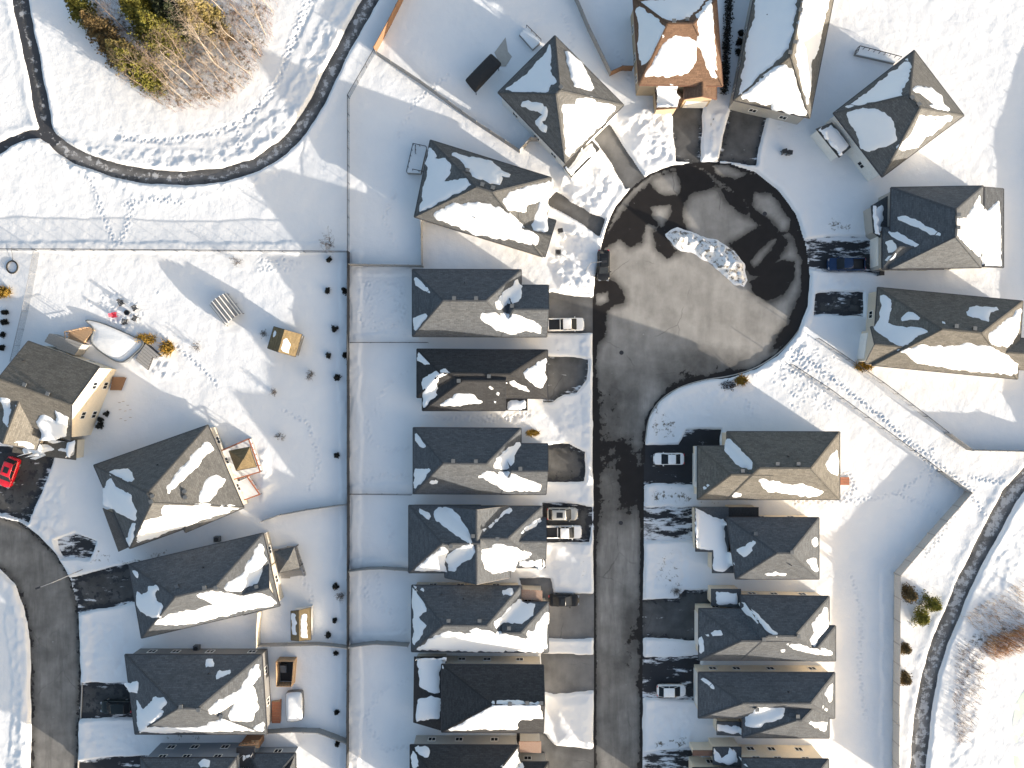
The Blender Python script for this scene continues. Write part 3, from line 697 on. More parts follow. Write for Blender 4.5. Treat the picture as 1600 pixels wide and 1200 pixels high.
def house(label, wings, roofm, wallm, snow=(), vents=(), z0=None, trim='trim_dark', garage=None, flats=(), pipes=(), gmat='trim_white', wins=True, name='house', cat='house', thick=.17, boards=(), group='houses of the snowy estate'):
    W = [Wing(*q[:3], **(q[3] if len(q) > 3 else {})) for q in wings]
    c = (W[0].a + W[0].b + W[0].c + W[0].d) / 4; org = (c.x, c.y, 0)
    root = thing(name, label, cat, org, 0, group)
    mb = MB(); tris = []
    for w_ in W: w_.roof(mb); tris += w_.tris
    roof = mb.build('roof', [roofm, trim], root, org)
    mb = MB()
    for w_ in W: w_.gutter(mb)
    mb.build('gutter', trim, roof, org)
    mb = MB()
    for w_ in W: w_.caps(mb)
    mb.build('ridge_cap', roofm, roof, org)
    mb = MB()
    for w_ in W:
        w_.walls(mb)
    mb.build('wall', wallm, root, org)
    ft = []
    for pts, z, fm in flats:                                         # low flat roofs: porches, garage fronts
        pl = GPz(pts, z); m2 = MB(); m2.prism(pl, z - .18, z); f = m2.build('porch_roof', fm, root, org)
        m2 = MB(); cx = sum(p[0] for p in pl) / len(pl); cy = sum(p[1] for p in pl) / len(pl)
        m2.prism([(cx + (x - cx) * .9, cy + (y - cy) * .9) for x, y in pl], -.1, z - .19); m2.build('porch_wall', wallm, root, org)
        for k in range(1, len(pl) - 1): tris.append((Vector((*pl[0], z)), Vector((*pl[k], z)), Vector((*pl[k + 1], z))))
    for (p, q, z, m_) in boards:
        a, b = P(*p, z), P(*q, z); m2 = MB(); m2.bar((*a, z), (*b, z), .42, .5); m2.build('fascia_board', m_, root, org)
    ze = W[0].ze
    for k, pts in enumerate(snow): snow_patch(tris, pts, ze, roof, org, thick, k)
    for vx, vy in vents:                                             # box vents near the ridge
        X, Y, z = project(tris, [(vx, vy)], ze); m2 = MB(); ang = math.atan2(W[0].u.y, W[0].u.x)
        m2.box((X[0], Y[0], z[0] + .14), (.30, .30, .42), ang); vt = m2.build('roof_vent', 'plastic_dark', roof, org)
        m2 = MB(); m2.box((X[0], Y[0], z[0] + .39), (.56, .56, .08), ang); m2.build('vent_cap', 'plastic_grey', roof, org)
    for vx, vy in pipes:
        X, Y, z = project(tris, [(vx, vy)], ze); m2 = MB(); m2.tube([(X[0], Y[0], z[0] - .1), (X[0], Y[0], z[0] + .45)], .07, 8); m2.build('vent_pipe', 'plastic_dark', roof, org)
    if wins:
        for wi, w_ in enumerate(W):
            f = w_.foot; ctr = Vector((sum(p[0] for p in f) / 4, sum(p[1] for p in f) / 4))
            for i in range(4):
                a, b = Vector(f[i]), Vector(f[(i + 1) % 4]); d = b - a; o = Vector((d.y, -d.x)).normalized()
                if o.dot((a + b) / 2 - ctr) < 0: o = -o
                mid = (a + b) / 2
                if any(k != wi and inside(np.array([mid.x + o.x * .5]), np.array([mid.y + o.y * .5]), W[k].foot)[0] for k in range(len(W))): continue
                if garage and garage[0] == wi and garage[1] == i:
                    L = d.length; t = min(.42, 2.5 / L); e = d.normalized(); p, q = mid - e * L * t, mid + e * L * t; m2 = MB()
                    m2.bar((p.x + o.x * .03, p.y + o.y * .03, 2.35), (q.x + o.x * .03, q.y + o.y * .03, 2.35), .08, 2.35); gd = m2.build('garage_door', gmat, root, org)
                    for kk in range(4):
                        m2 = MB(); zb = .1 + kk * .56; m2.bar((p.x + o.x * .08 + e.x * .05, p.y + o.y * .08 + e.y * .05, zb + .5), (q.x + o.x * .08 - e.x * .05, q.y + o.y * .08 - e.y * .05, zb + .5), .03, .5); m2.build('panel', gmat, gd, org)
                    continue
                if o.dot(-mid) < 0 or d.length < 3.2: continue
                n = max(1, int(d.length / 4.0))
                for k in range(n):
                    t = (k + .5) / n + .07 * math.sin(k * 5.1 + wi); hw = .6 / d.length
                    for lev in range(2 if w_.ze > 4.4 else 1):
                        window(root, org, a, b, 1.0 + 2.7 * lev, 2.1 + 2.7 * lev, t - hw, t + hw, o)
    HOUSES.append((root, W, tris)); return root, org, W, tris, roof
def GPz(pts, z): return [P(x, y, z) for x, y in pts]
tC1 = (630, 200, 5.454); tT4 = (1260, 60, 5); tR2 = (1340, 420, 6); tL1 = (0, 480, 5); tL2 = (130, 640, 5); tL3 = (180, 800, 5); tL4 = (160, 990, 4.706)
tC23 = (630, 400, 5); tC45 = (630, 650, 4.616); tC6 = (630, 890, 3.871); tD12 = (1000, 640, 4.615); tD3 = (1000, 900, 4); tT23 = (970, 0, 4.615); tT1 = (740, 0, 4); tR1 = (1200, 280, 4)
def H(label, t, wings, roofm, wallm, snow=(), vents=(), pipes=(), flats=(), **kw):
    wg = [(T(t, q[0]), T(t, q[1]) if q[1] else None) + tuple(q[2:]) for q in wings]
    fl = [(T(t, p), z, m_) for p, z, m_ in flats]
    kw['boards'] = [(*T(t, [p, q]), z, m_) for p, q, z, m_ in kw.get('boards', ())]
    return house(label, wg, roofm, wallm, [T(t, p) for p in snow], T(t, vents), flats=fl, pipes=T(t, pipes), **kw)
G2 = dict(g2=True); G1 = dict(g1=True)
# --- west side of the court
H('charcoal-roofed house set askew at the north-west rim of the turning circle', tC1,
  [([(230, 105), (1262, 420), (1190, 1100), (95, 755)], [(620, 505), (768, 535)], 3.3), ([(960, 700), (1305, 778), (1208, 1105), (930, 1010)], [(1010, 850), (1255, 930)], 3.2, G2)],
  'shingle_grey', 'siding_beige',
  [[(225, 140), (290, 235), (280, 255), (355, 250), (410, 320), (400, 375), (350, 450), (550, 420), (575, 490), (450, 560), (125, 730), (160, 560), (205, 340), (180, 300)],
   [(380, 225), (450, 210), (760, 285), (850, 360), (925, 400), (910, 420), (850, 410), (830, 480), (740, 470), (590, 420), (570, 385), (480, 270)],
   [(830, 600), (880, 570), (890, 540), (1240, 445), (1275, 480), (1250, 640), (1235, 760), (1225, 890), (1110, 880), (1100, 820), (1165, 620), (1050, 670), (1040, 725), (870, 690)],
   [(220, 735), (330, 680), (440, 640), (600, 640), (740, 650), (850, 690), (960, 760), (1090, 880), (1150, 920), (1145, 1010), (1000, 980), (900, 935), (850, 950), (640, 920), (400, 830), (280, 785)]],
  [(675, 485), (765, 512), (550, 365)], [(610, 770)], garage=(1, 1), trim='trim_dark')
def c_model(label, t, dy, roofm, wallm, snow, **kw): pass
H('dark blue-grey roofed bungalow with the white pickup parked at its garage', tC23,
  [([(72, 105), (922, 107), (922, 632), (72, 628)], [(312, 355), (648, 355)], 3.2), ([(800, 228), (1135, 228), (1122, 632), (760, 632)], [(860, 420), (1100, 425)], 3.15, G2)],
  'shingle_charcoal', 'siding_beige',
  [[(80, 130), (120, 170), (240, 305), (215, 300), (145, 265), (95, 230)], [(80, 485), (130, 450), (200, 445), (235, 410), (160, 520), (85, 610)], [(215, 515), (250, 500), (285, 515), (270, 527), (215, 527)],
   [(715, 360), (890, 180), (930, 230), (930, 320), (890, 370), (830, 375), (790, 410), (720, 415)], [(585, 490), (630, 455), (720, 437), (850, 445), (960, 490), (1060, 525), (1080, 560), (1080, 605), (920, 600), (850, 610), (740, 585), (650, 530)]],
  [(398, 332), (570, 332), (850, 392)], [(480, 210)], garage=(1, 1), boards=[((1118, 378), (1112, 552), 3.1, 'trim_white')])
H('near-black roofed bungalow with a stepped left edge and pale porch roof', tC23,
  [([(107, 728), (1128, 733), (1128, 1115), (107, 1105)], [(290, 925), (838, 918)], 3.2), ([(145, 740), (800, 740), (800, 1208), (150, 1208)], [(462, 975), (640, 975)], 3.2, dict(g2=True, pitch=.56))],
  'shingle_black', 'siding_beige',
  [[(112, 740), (270, 880), (200, 860), (110, 820)], [(140, 990), (275, 880), (320, 870), (395, 925), (310, 940), (260, 1000), (280, 1030), (250, 1060), (265, 1080), (250, 1110), (160, 1200), (150, 1100)], [(255, 1180), (440, 1065), (560, 1090), (635, 1150), (500, 1165)],
   [(640, 1000), (690, 1025), (770, 1080), (800, 1110), (740, 1095)], [(790, 980), (860, 975), (960, 1020), (1010, 1075), (940, 1060), (860, 1020)], [(940, 910), (1120, 790), (1120, 970), (1090, 1040), (1050, 1025), (950, 950)], [(810, 1125), (965, 1125), (965, 1195), (810, 1195)], [(695, 1135), (750, 1135), (745, 1165)]],
  [(670, 940), (435, 975)], [], flats=[([(800, 1112), (972, 1112), (972, 1208), (800, 1208)], 2.9, 'shingle_black')], garage=(0, 1))
H('dark blue-grey roofed bungalow with golden shrubs by its entrance notch', tC45,
  [([(72, 85), (850, 88), (850, 565), (72, 560)], [(287, 342), (600, 345)], 3.2), ([(720, 200), (1043, 200), (1030, 566), (700, 565)], [(780, 398), (1012, 402)], 3.15, G2)],
  'shingle_charcoal', 'siding_beige',
  [[(78, 105), (110, 130), (205, 270), (150, 240), (85, 190)], [(80, 375), (190, 380), (205, 395), (140, 470), (78, 540)], [(175, 495), (240, 460), (280, 480), (385, 485), (370, 497), (260, 492)], [(690, 300), (830, 165), (840, 200), (815, 270), (800, 340), (740, 385), (655, 390), (650, 360)],
   [(510, 440), (610, 405), (760, 400), (870, 450), (990, 490), (995, 545), (820, 545), (720, 540), (640, 490), (590, 455)]],
  [(362, 322), (525, 325), (845, 378)], [(450, 185)], garage=(1, 1), boards=[((1032, 355), (1022, 490), 3.1, 'trim_white')])
H('blue-grey cross-roofed house with the silver car and white pickup side by side', tC45,
  [([(40, 645), (560, 645), (560, 1130), (40, 1130)], [(280, 915), (560, 915)], 3.4, G2), ([(300, 650), (300, 1165), (770, 1165), (770, 650)], [(533, 650), (533, 1165)], 3.4, dict(g1=True, g2=True)),
   ([(540, 650), (1005, 652), (1005, 1090), (540, 1090)], [(560, 862), (755, 865)], 3.3, G1), ([(700, 737), (1028, 735), (1028, 1032), (700, 1032)], [(800, 903), (1028, 905)], 3.3, G2)],
  'shingle_charcoal', 'siding_beige',
  [[(65, 650), (120, 670), (210, 700), (180, 745), (130, 710)], [(205, 690), (270, 655), (350, 665), (420, 740), (475, 830), (490, 900), (510, 960), (490, 1040), (420, 1075), (370, 1120), (330, 1120), (300, 1030), (340, 970), (460, 920), (340, 840), (240, 760)], [(55, 1118), (290, 930), (320, 980), (300, 1060), (315, 1120)],
   [(580, 830), (640, 780), (740, 680), (830, 670), (720, 730), (640, 810), (585, 845)], [(830, 880), (870, 820), (990, 730), (1000, 755), (890, 840)], [(555, 960), (640, 950), (640, 915), (700, 920), (840, 950), (950, 1000), (940, 1020), (820, 1045), (800, 1120), (650, 1140), (590, 1110), (560, 1030)], [(830, 1040), (1020, 1040), (1020, 1090), (830, 1090)]],
  [(345, 935), (680, 882), (505, 862)], [], flats=[([(824, 1034), (1028, 1034), (1028, 1098), (824, 1098)], 2.9, 'shingle_charcoal')], garage=(3, 1))
H('charcoal bungalow with wide snowy south slope behind the parked black sedan', tC6,
  [([(52, 95), (712, 100), (705, 500), (50, 497)], [(242, 330), (505, 330)], 3.4), ([(600, 195), (880, 197), (878, 500), (600, 500)], [(600, 378), (712, 378)], 3.35, G1)],
  'shingle_charcoal', 'siding_beige',
  [[(55, 100), (140, 110), (135, 140), (85, 120), (150, 250), (120, 270), (100, 290), (140, 340), (100, 420), (58, 480)], [(590, 130), (660, 115), (662, 155), (600, 155)], [(545, 320), (700, 160), (720, 190), (795, 205), (785, 270), (720, 325), (600, 330), (560, 370)],
   [(70, 488), (180, 400), (280, 375), (410, 385), (400, 370), (440, 350), (600, 375), (740, 420), (750, 370), (790, 370), (850, 250), (875, 260), (872, 470), (850, 496), (500, 500)]],
  [(275, 305), (462, 305), (640, 350)], [(230, 148), (365, 175)], flats=[([(716, 122), (842, 128), (842, 190), (716, 180)], 2.8, 'brick_red')], garage=(1, 1))
H('black-roofed two-storey house with low snow-covered annexe at its rear', tC6,
  [([(232, 572), (848, 580), (848, 985), (232, 985)], [(540, 785), (845, 790)], 4.6, G2)],
  'shingle_black', 'siding_beige',
  [[(250, 605), (350, 762), (310, 720)], [(540, 795), (630, 790), (720, 800), (838, 800), (842, 900), (700, 910), (690, 970), (250, 975), (420, 885), (490, 840)], [(75, 540), (265, 532), (258, 555), (228, 600), (226, 745), (150, 745), (90, 700)], [(85, 790), (180, 760), (226, 780), (226, 910), (75, 915)]],
  [(645, 805), (750, 800), (835, 800)], [], flats=[([(65, 528), (262, 528), (262, 985), (60, 925)], 3.0, 'shingle_black')], garage=(0, 1))
H('black-roofed house cut by the bottom edge beside the brick porch', tC6,
  [([(42, 1060), (700, 1065), (695, 1470), (42, 1470)], [(240, 1290), (500, 1290)], 4.0), ([(600, 1165), (880, 1165), (878, 1470), (600, 1470)], [(600, 1330), (740, 1330)], 3.4, G1)],
  'shingle_black', 'siding_grey', [[(45, 1065), (165, 1080), (170, 1140), (130, 1150), (75, 1105), (100, 1195), (45, 1200)], [(590, 1200), (695, 1080), (705, 1160), (740, 1200), (640, 1260)]], [], [],
  flats=[([(700, 1042), (835, 1042), (835, 1110), (700, 1105)], 3.2, 'brick_red')])
# --- north side
H('steep charcoal pyramid-roofed house between the two north-west driveways', tT1,
  [([(155, 580), (505, 220), (942, 660), (572, 1018)], [(518, 588), (545, 572)], 4.6, dict(pitch=.6))],
  'shingle_grey', 'siding_white',
  [[(185, 572), (330, 460), (400, 380), (488, 275), (488, 450), (522, 520), (490, 530), (470, 575), (300, 580)], [(560, 300), (600, 320), (690, 400), (760, 560), (740, 575), (620, 540), (600, 440)], [(275, 640), (330, 625), (400, 635), (460, 665), (465, 720), (420, 760), (465, 800), (460, 855), (420, 820), (370, 760), (420, 700), (300, 680)],
   [(555, 650), (625, 645), (640, 610), (740, 605), (770, 640), (905, 662), (880, 700), (590, 985), (572, 960), (555, 750)], [(600, 1080), (570, 1045), (735, 885), (775, 930)]],
  [(545, 550)], [], flats=[([(560, 1040), (740, 875), (790, 930), (612, 1110)], 2.9, 'shingle_grey')])
H('orange-brown roofed house with timber-clad gable above the north driveway', tT23,
  [([(88, 0), (690, -32), (735, 640), (132, 592)], [(340, 170), (525, 142)], 5.0), ([(690, 500), (690, 715), (458, 712), (458, 500)], None, 4.2, dict(g2=True, pitch=.45))],
  'shingle_brown', 'siding_wood',
  [[(108, 20), (290, 150), (310, 200), (305, 260), (230, 390), (152, 500), (130, 400)], [(120, 10), (640, -25), (500, 130), (440, 145), (350, 150), (290, 135)], [(540, 110), (650, -15), (680, 300), (700, 585), (660, 570), (600, 480), (600, 420), (550, 320), (545, 180)], [(330, 280), (400, 255), (545, 275), (550, 330), (550, 430), (500, 520), (420, 545), (160, 565), (190, 520)],
   [(255, 620), (365, 600), (400, 660), (440, 700), (410, 770), (262, 782)]],
  [(380, 160), (475, 148)], [(640, 115)], flats=[([(245, 600), (370, 595), (462, 700), (415, 778), (255, 790)], 3.0, 'shingle_brown')], trim='trim_brown', garage=(1, 1))
H('long snow-covered roofed house running off the top edge beside the hedge', tT23,
  [([(815, 722), (1003, -250), (1586, -250), (1360, 850)], [(1222, 400), (1330, -60)], 4.2)],
  'shingle_taupe', 'siding_grey',
  [[(835, 712), (965, 10), (1010, -200), (1270, -80), (1250, 200), (1210, 350), (1060, 490), (855, 700)], [(850, 705), (1070, 500), (1190, 450), (1250, 520), (1300, 690), (1345, 838), (1210, 825), (1090, 790), (1080, 760)], [(1300, 50), (1270, 200), (1275, 290), (1255, 390), (1310, 640), (1340, 780), (1380, 600), (1385, 440), (1420, 400), (1480, 100), (1520, -100), (1330, -100)]],
  [(1290, 80), (1250, 310), (1215, 385)], [(1048, 115)], thick=.26)
H('diamond-set house with large windowed garage gable and snow-capped porch', tT4,
  [([(838, 95), (1235, 600), (590, 1085), (215, 580)], [(780, 460), (855, 570)], 4.6)],
  'shingle_grey', 'siding_white',
  [[(240, 570), (470, 430), (700, 220), (800, 145), (812, 250), (790, 340), (740, 450), (480, 510)], [(300, 590), (400, 555), (560, 545), (640, 590), (690, 650), (700, 770), (715, 805), (640, 850), (500, 895), (430, 860), (400, 760), (330, 660)], [(800, 405), (850, 360), (980, 380), (1060, 450), (1070, 510), (1135, 560), (1110, 575), (1020, 550), (930, 545), (985, 510), (960, 490), (880, 435)],
   [(880, 600), (1000, 595), (1175, 605), (1050, 700), (960, 770), (870, 850), (760, 880), (690, 865), (790, 760), (850, 680)], [(90, 705), (200, 670), (340, 845), (262, 920)]],
  [(815, 468), (868, 520)], [(1000, 640)], flats=[([(75, 705), (200, 655), (350, 850), (258, 932)], 3.0, 'shingle_grey')])
H('dark-roofed two-storey house whose blue pickup stands in the icy drive', tR1,
  [([(775, 52), (755, 560), (1340, 552), (1340, 42)], [(1165, 190), (1165, 358)], 4.6), ([(715, 300), (1100, 300), (1100, 562), (715, 562)], [(820, 435), (1050, 432)], 4.2, G2),
   ([(1472, 60), (1472, 552), (1180, 552), (1180, 60)], None, 3.4, dict(g1=True, g2=True, pitch=.25))],
  'shingle_charcoal', 'siding_grey',
  [[(785, 235), (860, 228), (960, 270), (1110, 355), (1100, 370), (1020, 350), (900, 290), (790, 250)], [(735, 320), (800, 325), (960, 415), (950, 430), (870, 410), (740, 345)], [(725, 530), (745, 480), (735, 375), (790, 385), (810, 430), (795, 490)], [(1175, 120), (1235, 85), (1220, 110), (1180, 135)],
   [(1325, 90), (1330, 150), (1370, 185), (1450, 130), (1460, 300), (1455, 540), (1340, 540), (1330, 500), (1180, 355), (1185, 290), (1170, 260), (1240, 235), (1290, 150)], [(665, 170), (725, 160), (725, 250), (700, 350), (660, 330)]],
  [(1180, 225), (1180, 305)], [], flats=[([(645, 165), (780, 85), (780, 300), (700, 365), (660, 335)], 3.0, 'shingle_charcoal')], garage=(1, 3))
H('large tan-and-slate roofed house with broad snow sheet beside the fenced walkway', tR2,
  [([(190, 175), (1550, 302), (1500, 1035), (140, 905)], [(790, 572), (1165, 603)], 3.8), ([(125, 545), (620, 590), (580, 935), (75, 882)], [(150, 712), (520, 745)], 3.7, G1), ([(1330, 640), (1720, 660), (1700, 960), (1330, 930)], [(1400, 788), (1700, 810)], 3.6, G2)],
  'shingle_taupe', 'siding_beige',
  [[(195, 200), (325, 285), (330, 420), (300, 510), (370, 535), (560, 550), (680, 580), (560, 650), (420, 725), (370, 715), (250, 640), (140, 560), (200, 480), (215, 350)], [(395, 490), (460, 420), (535, 420), (615, 485)], [(690, 485), (740, 480), (900, 515), (890, 530), (780, 510)],
   [(1000, 390), (1080, 350), (1190, 350), (1310, 340), (1320, 380), (1230, 430), (1220, 495), (1160, 480), (1140, 460), (1030, 450), (1020, 430)], [(1240, 600), (1540, 350), (1545, 420), (1520, 580), (1450, 700), (1400, 740), (1245, 720), (1225, 650)],
   [(360, 750), (450, 745), (620, 705), (800, 720), (1050, 695), (1240, 730), (1390, 800), (1505, 890), (1495, 980), (1440, 1000), (1200, 975), (800, 930), (560, 890), (480, 820)]],
  [(912, 540), (1085, 560)], [], garage=(1, 3))
# --- east row
H('dark grey bungalow with tan south slope beside the parked white sedan', tD12,
  [([(628, 158), (1440, 162), (1440, 648), (628, 648)], [(860, 418), (1232, 415)], 4.2, dict(pitch=.8)), ([(415, 262), (900, 262), (900, 648), (415, 648)], [(655, 465), (900, 465)], 4.15, dict(g2=True, pitch=.8))],
  'shingle_taupe', 'siding_cream',
  [[(640, 200), (820, 385), (820, 445), (790, 440), (700, 400), (640, 340), (605, 285)], [(440, 570), (560, 470), (550, 500), (450, 595)], [(640, 605), (680, 588), (745, 605), (730, 625), (660, 625)], [(845, 505), (890, 495), (960, 510), (1050, 530), (1180, 540), (1230, 565), (1330, 575), (1330, 610), (1270, 630), (1080, 615), (930, 595), (880, 560)], [(1340, 395), (1425, 265), (1432, 470), (1400, 470), (1350, 430)]],
  [(735, 440), (985, 390), (1135, 390)], [(1065, 335)], garage=(1, 3), boards=[((408, 265), (408, 520), 3.3, 'trim_white')])
H('blue-grey roofed house with snow-filled flat garage roof on its street side', tD12,
  [([(625, 778), (1290, 780), (1290, 1222), (690, 1222)], [(985, 1032), (1085, 1032)], 4.2)],
  'shingle_charcoal', 'siding_cream',
  [[(400, 712), (480, 750), (605, 790), (625, 830), (625, 1020), (680, 1030), (665, 1130), (620, 1172), (560, 1172), (530, 1150), (525, 1025), (410, 1015)], [(680, 1015), (830, 935), (830, 970), (810, 1000), (825, 1040), (810, 1030), (755, 1070)], [(1230, 945), (1260, 920), (1285, 920), (1285, 995), (1250, 990)], [(1195, 1080), (1280, 1070), (1285, 1190), (1240, 1150)], [(895, 1185), (980, 1165), (1100, 1185), (1000, 1200), (910, 1200)]],
  [(828, 890), (1090, 1025)], [(1085, 1120)], flats=[([(395, 702), (640, 702), (640, 1030), (690, 1030), (685, 1180), (520, 1180), (520, 1028), (400, 1025)], 3.0, 'shingle_charcoal'), ([(640, 704), (856, 704), (856, 776), (640, 776)], 2.8, 'shingle_black')])
H('blue-grey roofed house behind the smooth bare black driveway on the east row', tD3,
  [([(630, 118), (1182, 130), (1182, 530), (630, 525)], [(800, 372), (965, 370)], 3.8), ([(368, 205), (900, 205), (900, 526), (368, 526)], [(630, 405), (905, 405)], 3.75, G2), ([(1000, 310), (1222, 312), (1222, 532), (1000, 528)], [(1000, 445), (1110, 445)], 3.7, G1)],
  'shingle_charcoal', 'siding_cream',
  [[(640, 150), (690, 190), (890, 390), (850, 385), (700, 270), (635, 215)], [(380, 385), (450, 345), (510, 330), (515, 360), (480, 370), (410, 390), (405, 470), (378, 500), (372, 430)], [(1070, 290), (1172, 170), (1178, 310), (1160, 360), (1110, 400), (1085, 440), (1060, 400), (1085, 350)], [(905, 418), (1000, 425), (1085, 440), (1200, 465), (1212, 500), (1080, 490), (960, 465)], [(870, 455), (905, 455), (905, 475), (880, 475)], [(470, 95), (560, 100), (620, 120), (630, 190), (470, 180)]],
  [(770, 390), (985, 372)], [], flats=[([(445, 82), (632, 82), (632, 200), (445, 185)], 2.9, 'shingle_charcoal')], garage=(1, 3))
H('blue-grey roofed house with the white hatchback standing in its slushy drive', tD3,
  [([(365, 602), (1217, 606), (1217, 888), (365, 888)], [(640, 800), (1065, 800)], 4.0), ([(640, 720), (1182, 720), (1182, 1015), (640, 1008)], [(975, 888), (1010, 888)], 4.0)],
  'shingle_charcoal', 'siding_cream',
  [[(375, 618), (420, 650), (495, 718), (440, 700), (380, 650)], [(650, 895), (730, 820), (905, 825), (900, 860), (850, 910), (720, 945), (660, 935)], [(1150, 740), (1205, 660), (1210, 790), (1195, 795)], [(1050, 770), (1120, 790), (1180, 840), (1180, 870), (1120, 810)], [(1030, 900), (1170, 910), (1172, 990), (1100, 950)], [(485, 940), (635, 945), (635, 995), (485, 985)]],
  [(728, 828), (980, 870)], [(925, 720)], flats=[([(480, 910), (640, 912), (640, 1002), (480, 995)], 3.0, 'shingle_charcoal')], garage=(0, 3))
H('blue-grey roofed house cut by the bottom edge on the east row', tD3,
  [([(640, 1135), (1178, 1150), (1178, 1560), (640, 1560)], [(860, 1400), (960, 1400)], 5.0), ([(330, 1200), (900, 1200), (900, 1560), (330, 1560)], None, 4.0, G2)],
  'shingle_charcoal', 'siding_cream', [[(645, 1145), (700, 1195), (640, 1185)], [(465, 1080), (510, 1130), (545, 1110), (590, 1100), (620, 1120), (628, 1185), (560, 1180), (465, 1160)]], [], [],
  flats=[([(455, 1070), (635, 1070), (635, 1195), (455, 1180)], 3.4, 'shingle_charcoal'), ([(330, 1092), (465, 1092), (465, 1125), (330, 1125)], 3.0, 'trim_brown')])
# --- west estate
r_, o_, W_, t_, rf_ = H('tall cream-gabled house with bare grey gable roof at the left edge', tL1,
  [([(220, 265), (775, 465), (550, 1045), (-5, 845)], [(10, 570), (550, 765)], 5.6, dict(g1=True, g2=True, pitch=.52)), ([(400, 800), (285, 1115), (-150, 940), (-25, 625)], [(230, 705), (115, 1020)], 4.6, dict(g2=True, pitch=.62))],
  'shingle_taupe', 'siding_cream',
  [[(325, 820), (430, 885), (440, 805), (530, 860), (520, 1020), (460, 1035), (430, 1060), (370, 1070), (320, 1020), (285, 890)], [(30, 700), (75, 710), (80, 790), (160, 740), (200, 720), (100, 800), (70, 850), (65, 945), (20, 900)], [(145, 1045), (240, 1055), (280, 1080), (440, 1100), (350, 1140), (340, 1185), (130, 1130)], [(520, 1070), (585, 1045), (580, 1130), (550, 1180), (430, 1115)]],
  [(205, 605), (385, 675)], [(190, 420)], flats=[([(110, 1030), (600, 1035), (590, 1195), (95, 1135)], 3.0, 'shingle_taupe')])
H('charcoal stepped-hip house with orange deck and gazebo behind it', tL2,
  [([(975, 120), (1250, 765), (365, 1085), (80, 435)], [(512, 650), (545, 728)], 3.6), ([(1035, 318), (1254, 768), (800, 960), (580, 520)], [(660, 690), (690, 752)], 3.6, dict(pitch=.66))],
  'shingle_grey', 'siding_beige',
  [[(165, 510), (230, 470), (345, 460), (385, 490), (395, 540), (375, 570), (280, 540), (205, 515)], [(145, 600), (215, 530), (260, 600), (380, 660), (385, 720), (420, 790), (420, 860), (400, 870), (250, 800), (160, 750)], [(395, 880), (425, 880), (390, 1050), (360, 1075), (330, 1020)], [(655, 620), (680, 560), (960, 240), (1000, 260), (1020, 310), (960, 340), (900, 430), (700, 640), (660, 680)],
   [(890, 700), (960, 560), (1040, 480), (1120, 560), (990, 725), (920, 730)], [(615, 745), (920, 735), (1160, 745), (1235, 765), (410, 1050), (480, 870), (620, 830)]],
  [(550, 672), (540, 715), (800, 635), (805, 682)], [(585, 430)], wins=True, flats=[([(150, 770), (390, 880), (370, 1070), (275, 1112)], 3.2, 'shingle_grey')])
H('long charcoal-roofed house with snowy south slope and gazebo at its back', tL3,
  [([(105, 410), (1155, 165), (1285, 735), (205, 985)], [(470, 660), (775, 592)], 3.6), ([(880, 480), (1195, 385), (1290, 735), (1000, 800)], [(985, 640), (1225, 600)], 3.5, G2)],
  'shingle_charcoal', 'siding_beige',
  [[(112, 425), (185, 475), (175, 540)], [(165, 610), (210, 640), (260, 590), (320, 570), (355, 605), (315, 650), (330, 700), (380, 725), (345, 825), (250, 810), (190, 770), (160, 720)], [(830, 590), (1000, 460), (1135, 240), (1160, 260), (1190, 380), (1170, 420), (1120, 540), (1000, 620), (860, 625)], [(600, 660), (720, 615), (830, 620), (1000, 645), (1150, 640), (1230, 670), (1262, 728), (900, 800), (560, 885), (260, 870), (420, 790), (600, 765), (755, 720), (700, 690)]],
  [(795, 585), (1110, 580), (490, 575), (705, 585)], [(690, 430)])
H('charcoal-roofed house with timber hot-tub screen and covered pool behind', tL4,
  [([(165, 152), (1172, 160), (1210, 738), (240, 742)], [(555, 560), (700, 552)], 3.8)],
  'shingle_charcoal', 'siding_dark',
  [[(755, 200), (810, 190), (830, 215), (820, 245), (755, 245)], [(835, 280), (900, 265), (1045, 225), (980, 270), (840, 345)], [(165, 365), (270, 352), (255, 440), (190, 430)], [(250, 480), (300, 560), (380, 460), (460, 465), (480, 510), (430, 555), (460, 575), (350, 690), (430, 685), (700, 690), (820, 640), (870, 620), (910, 625), (960, 660), (1100, 700), (1195, 640), (1200, 728), (1000, 715), (750, 730), (255, 730)],
   [(780, 540), (1000, 400), (1155, 195), (1165, 310), (1100, 380), (1130, 430), (1150, 540), (1110, 640), (960, 655), (905, 615), (970, 510), (850, 590), (790, 600)]],
  [(715, 552), (880, 600), (585, 528)], [(785, 290)])
H('charcoal-roofed house at the bottom edge with crowded timber balcony', tL4,
  [([(280, 918), (985, 912), (1010, 1500), (300, 1500)], [(560, 1250), (700, 1250)], 5.4), ([(1080, 885), (1420, 880), (1425, 1400), (1080, 1400)], None, 3.0)],
  'shingle_charcoal', 'siding_blue', [[(700, 945), (740, 930), (800, 938), (790, 985), (720, 990)], [(1000, 900), (1060, 905), (1090, 925), (1040, 950), (1010, 940)]], [], [],
  flats=[([(985, 842), (1118, 842), (1118, 985), (985, 985)], 3.4, 'trim_dark')])
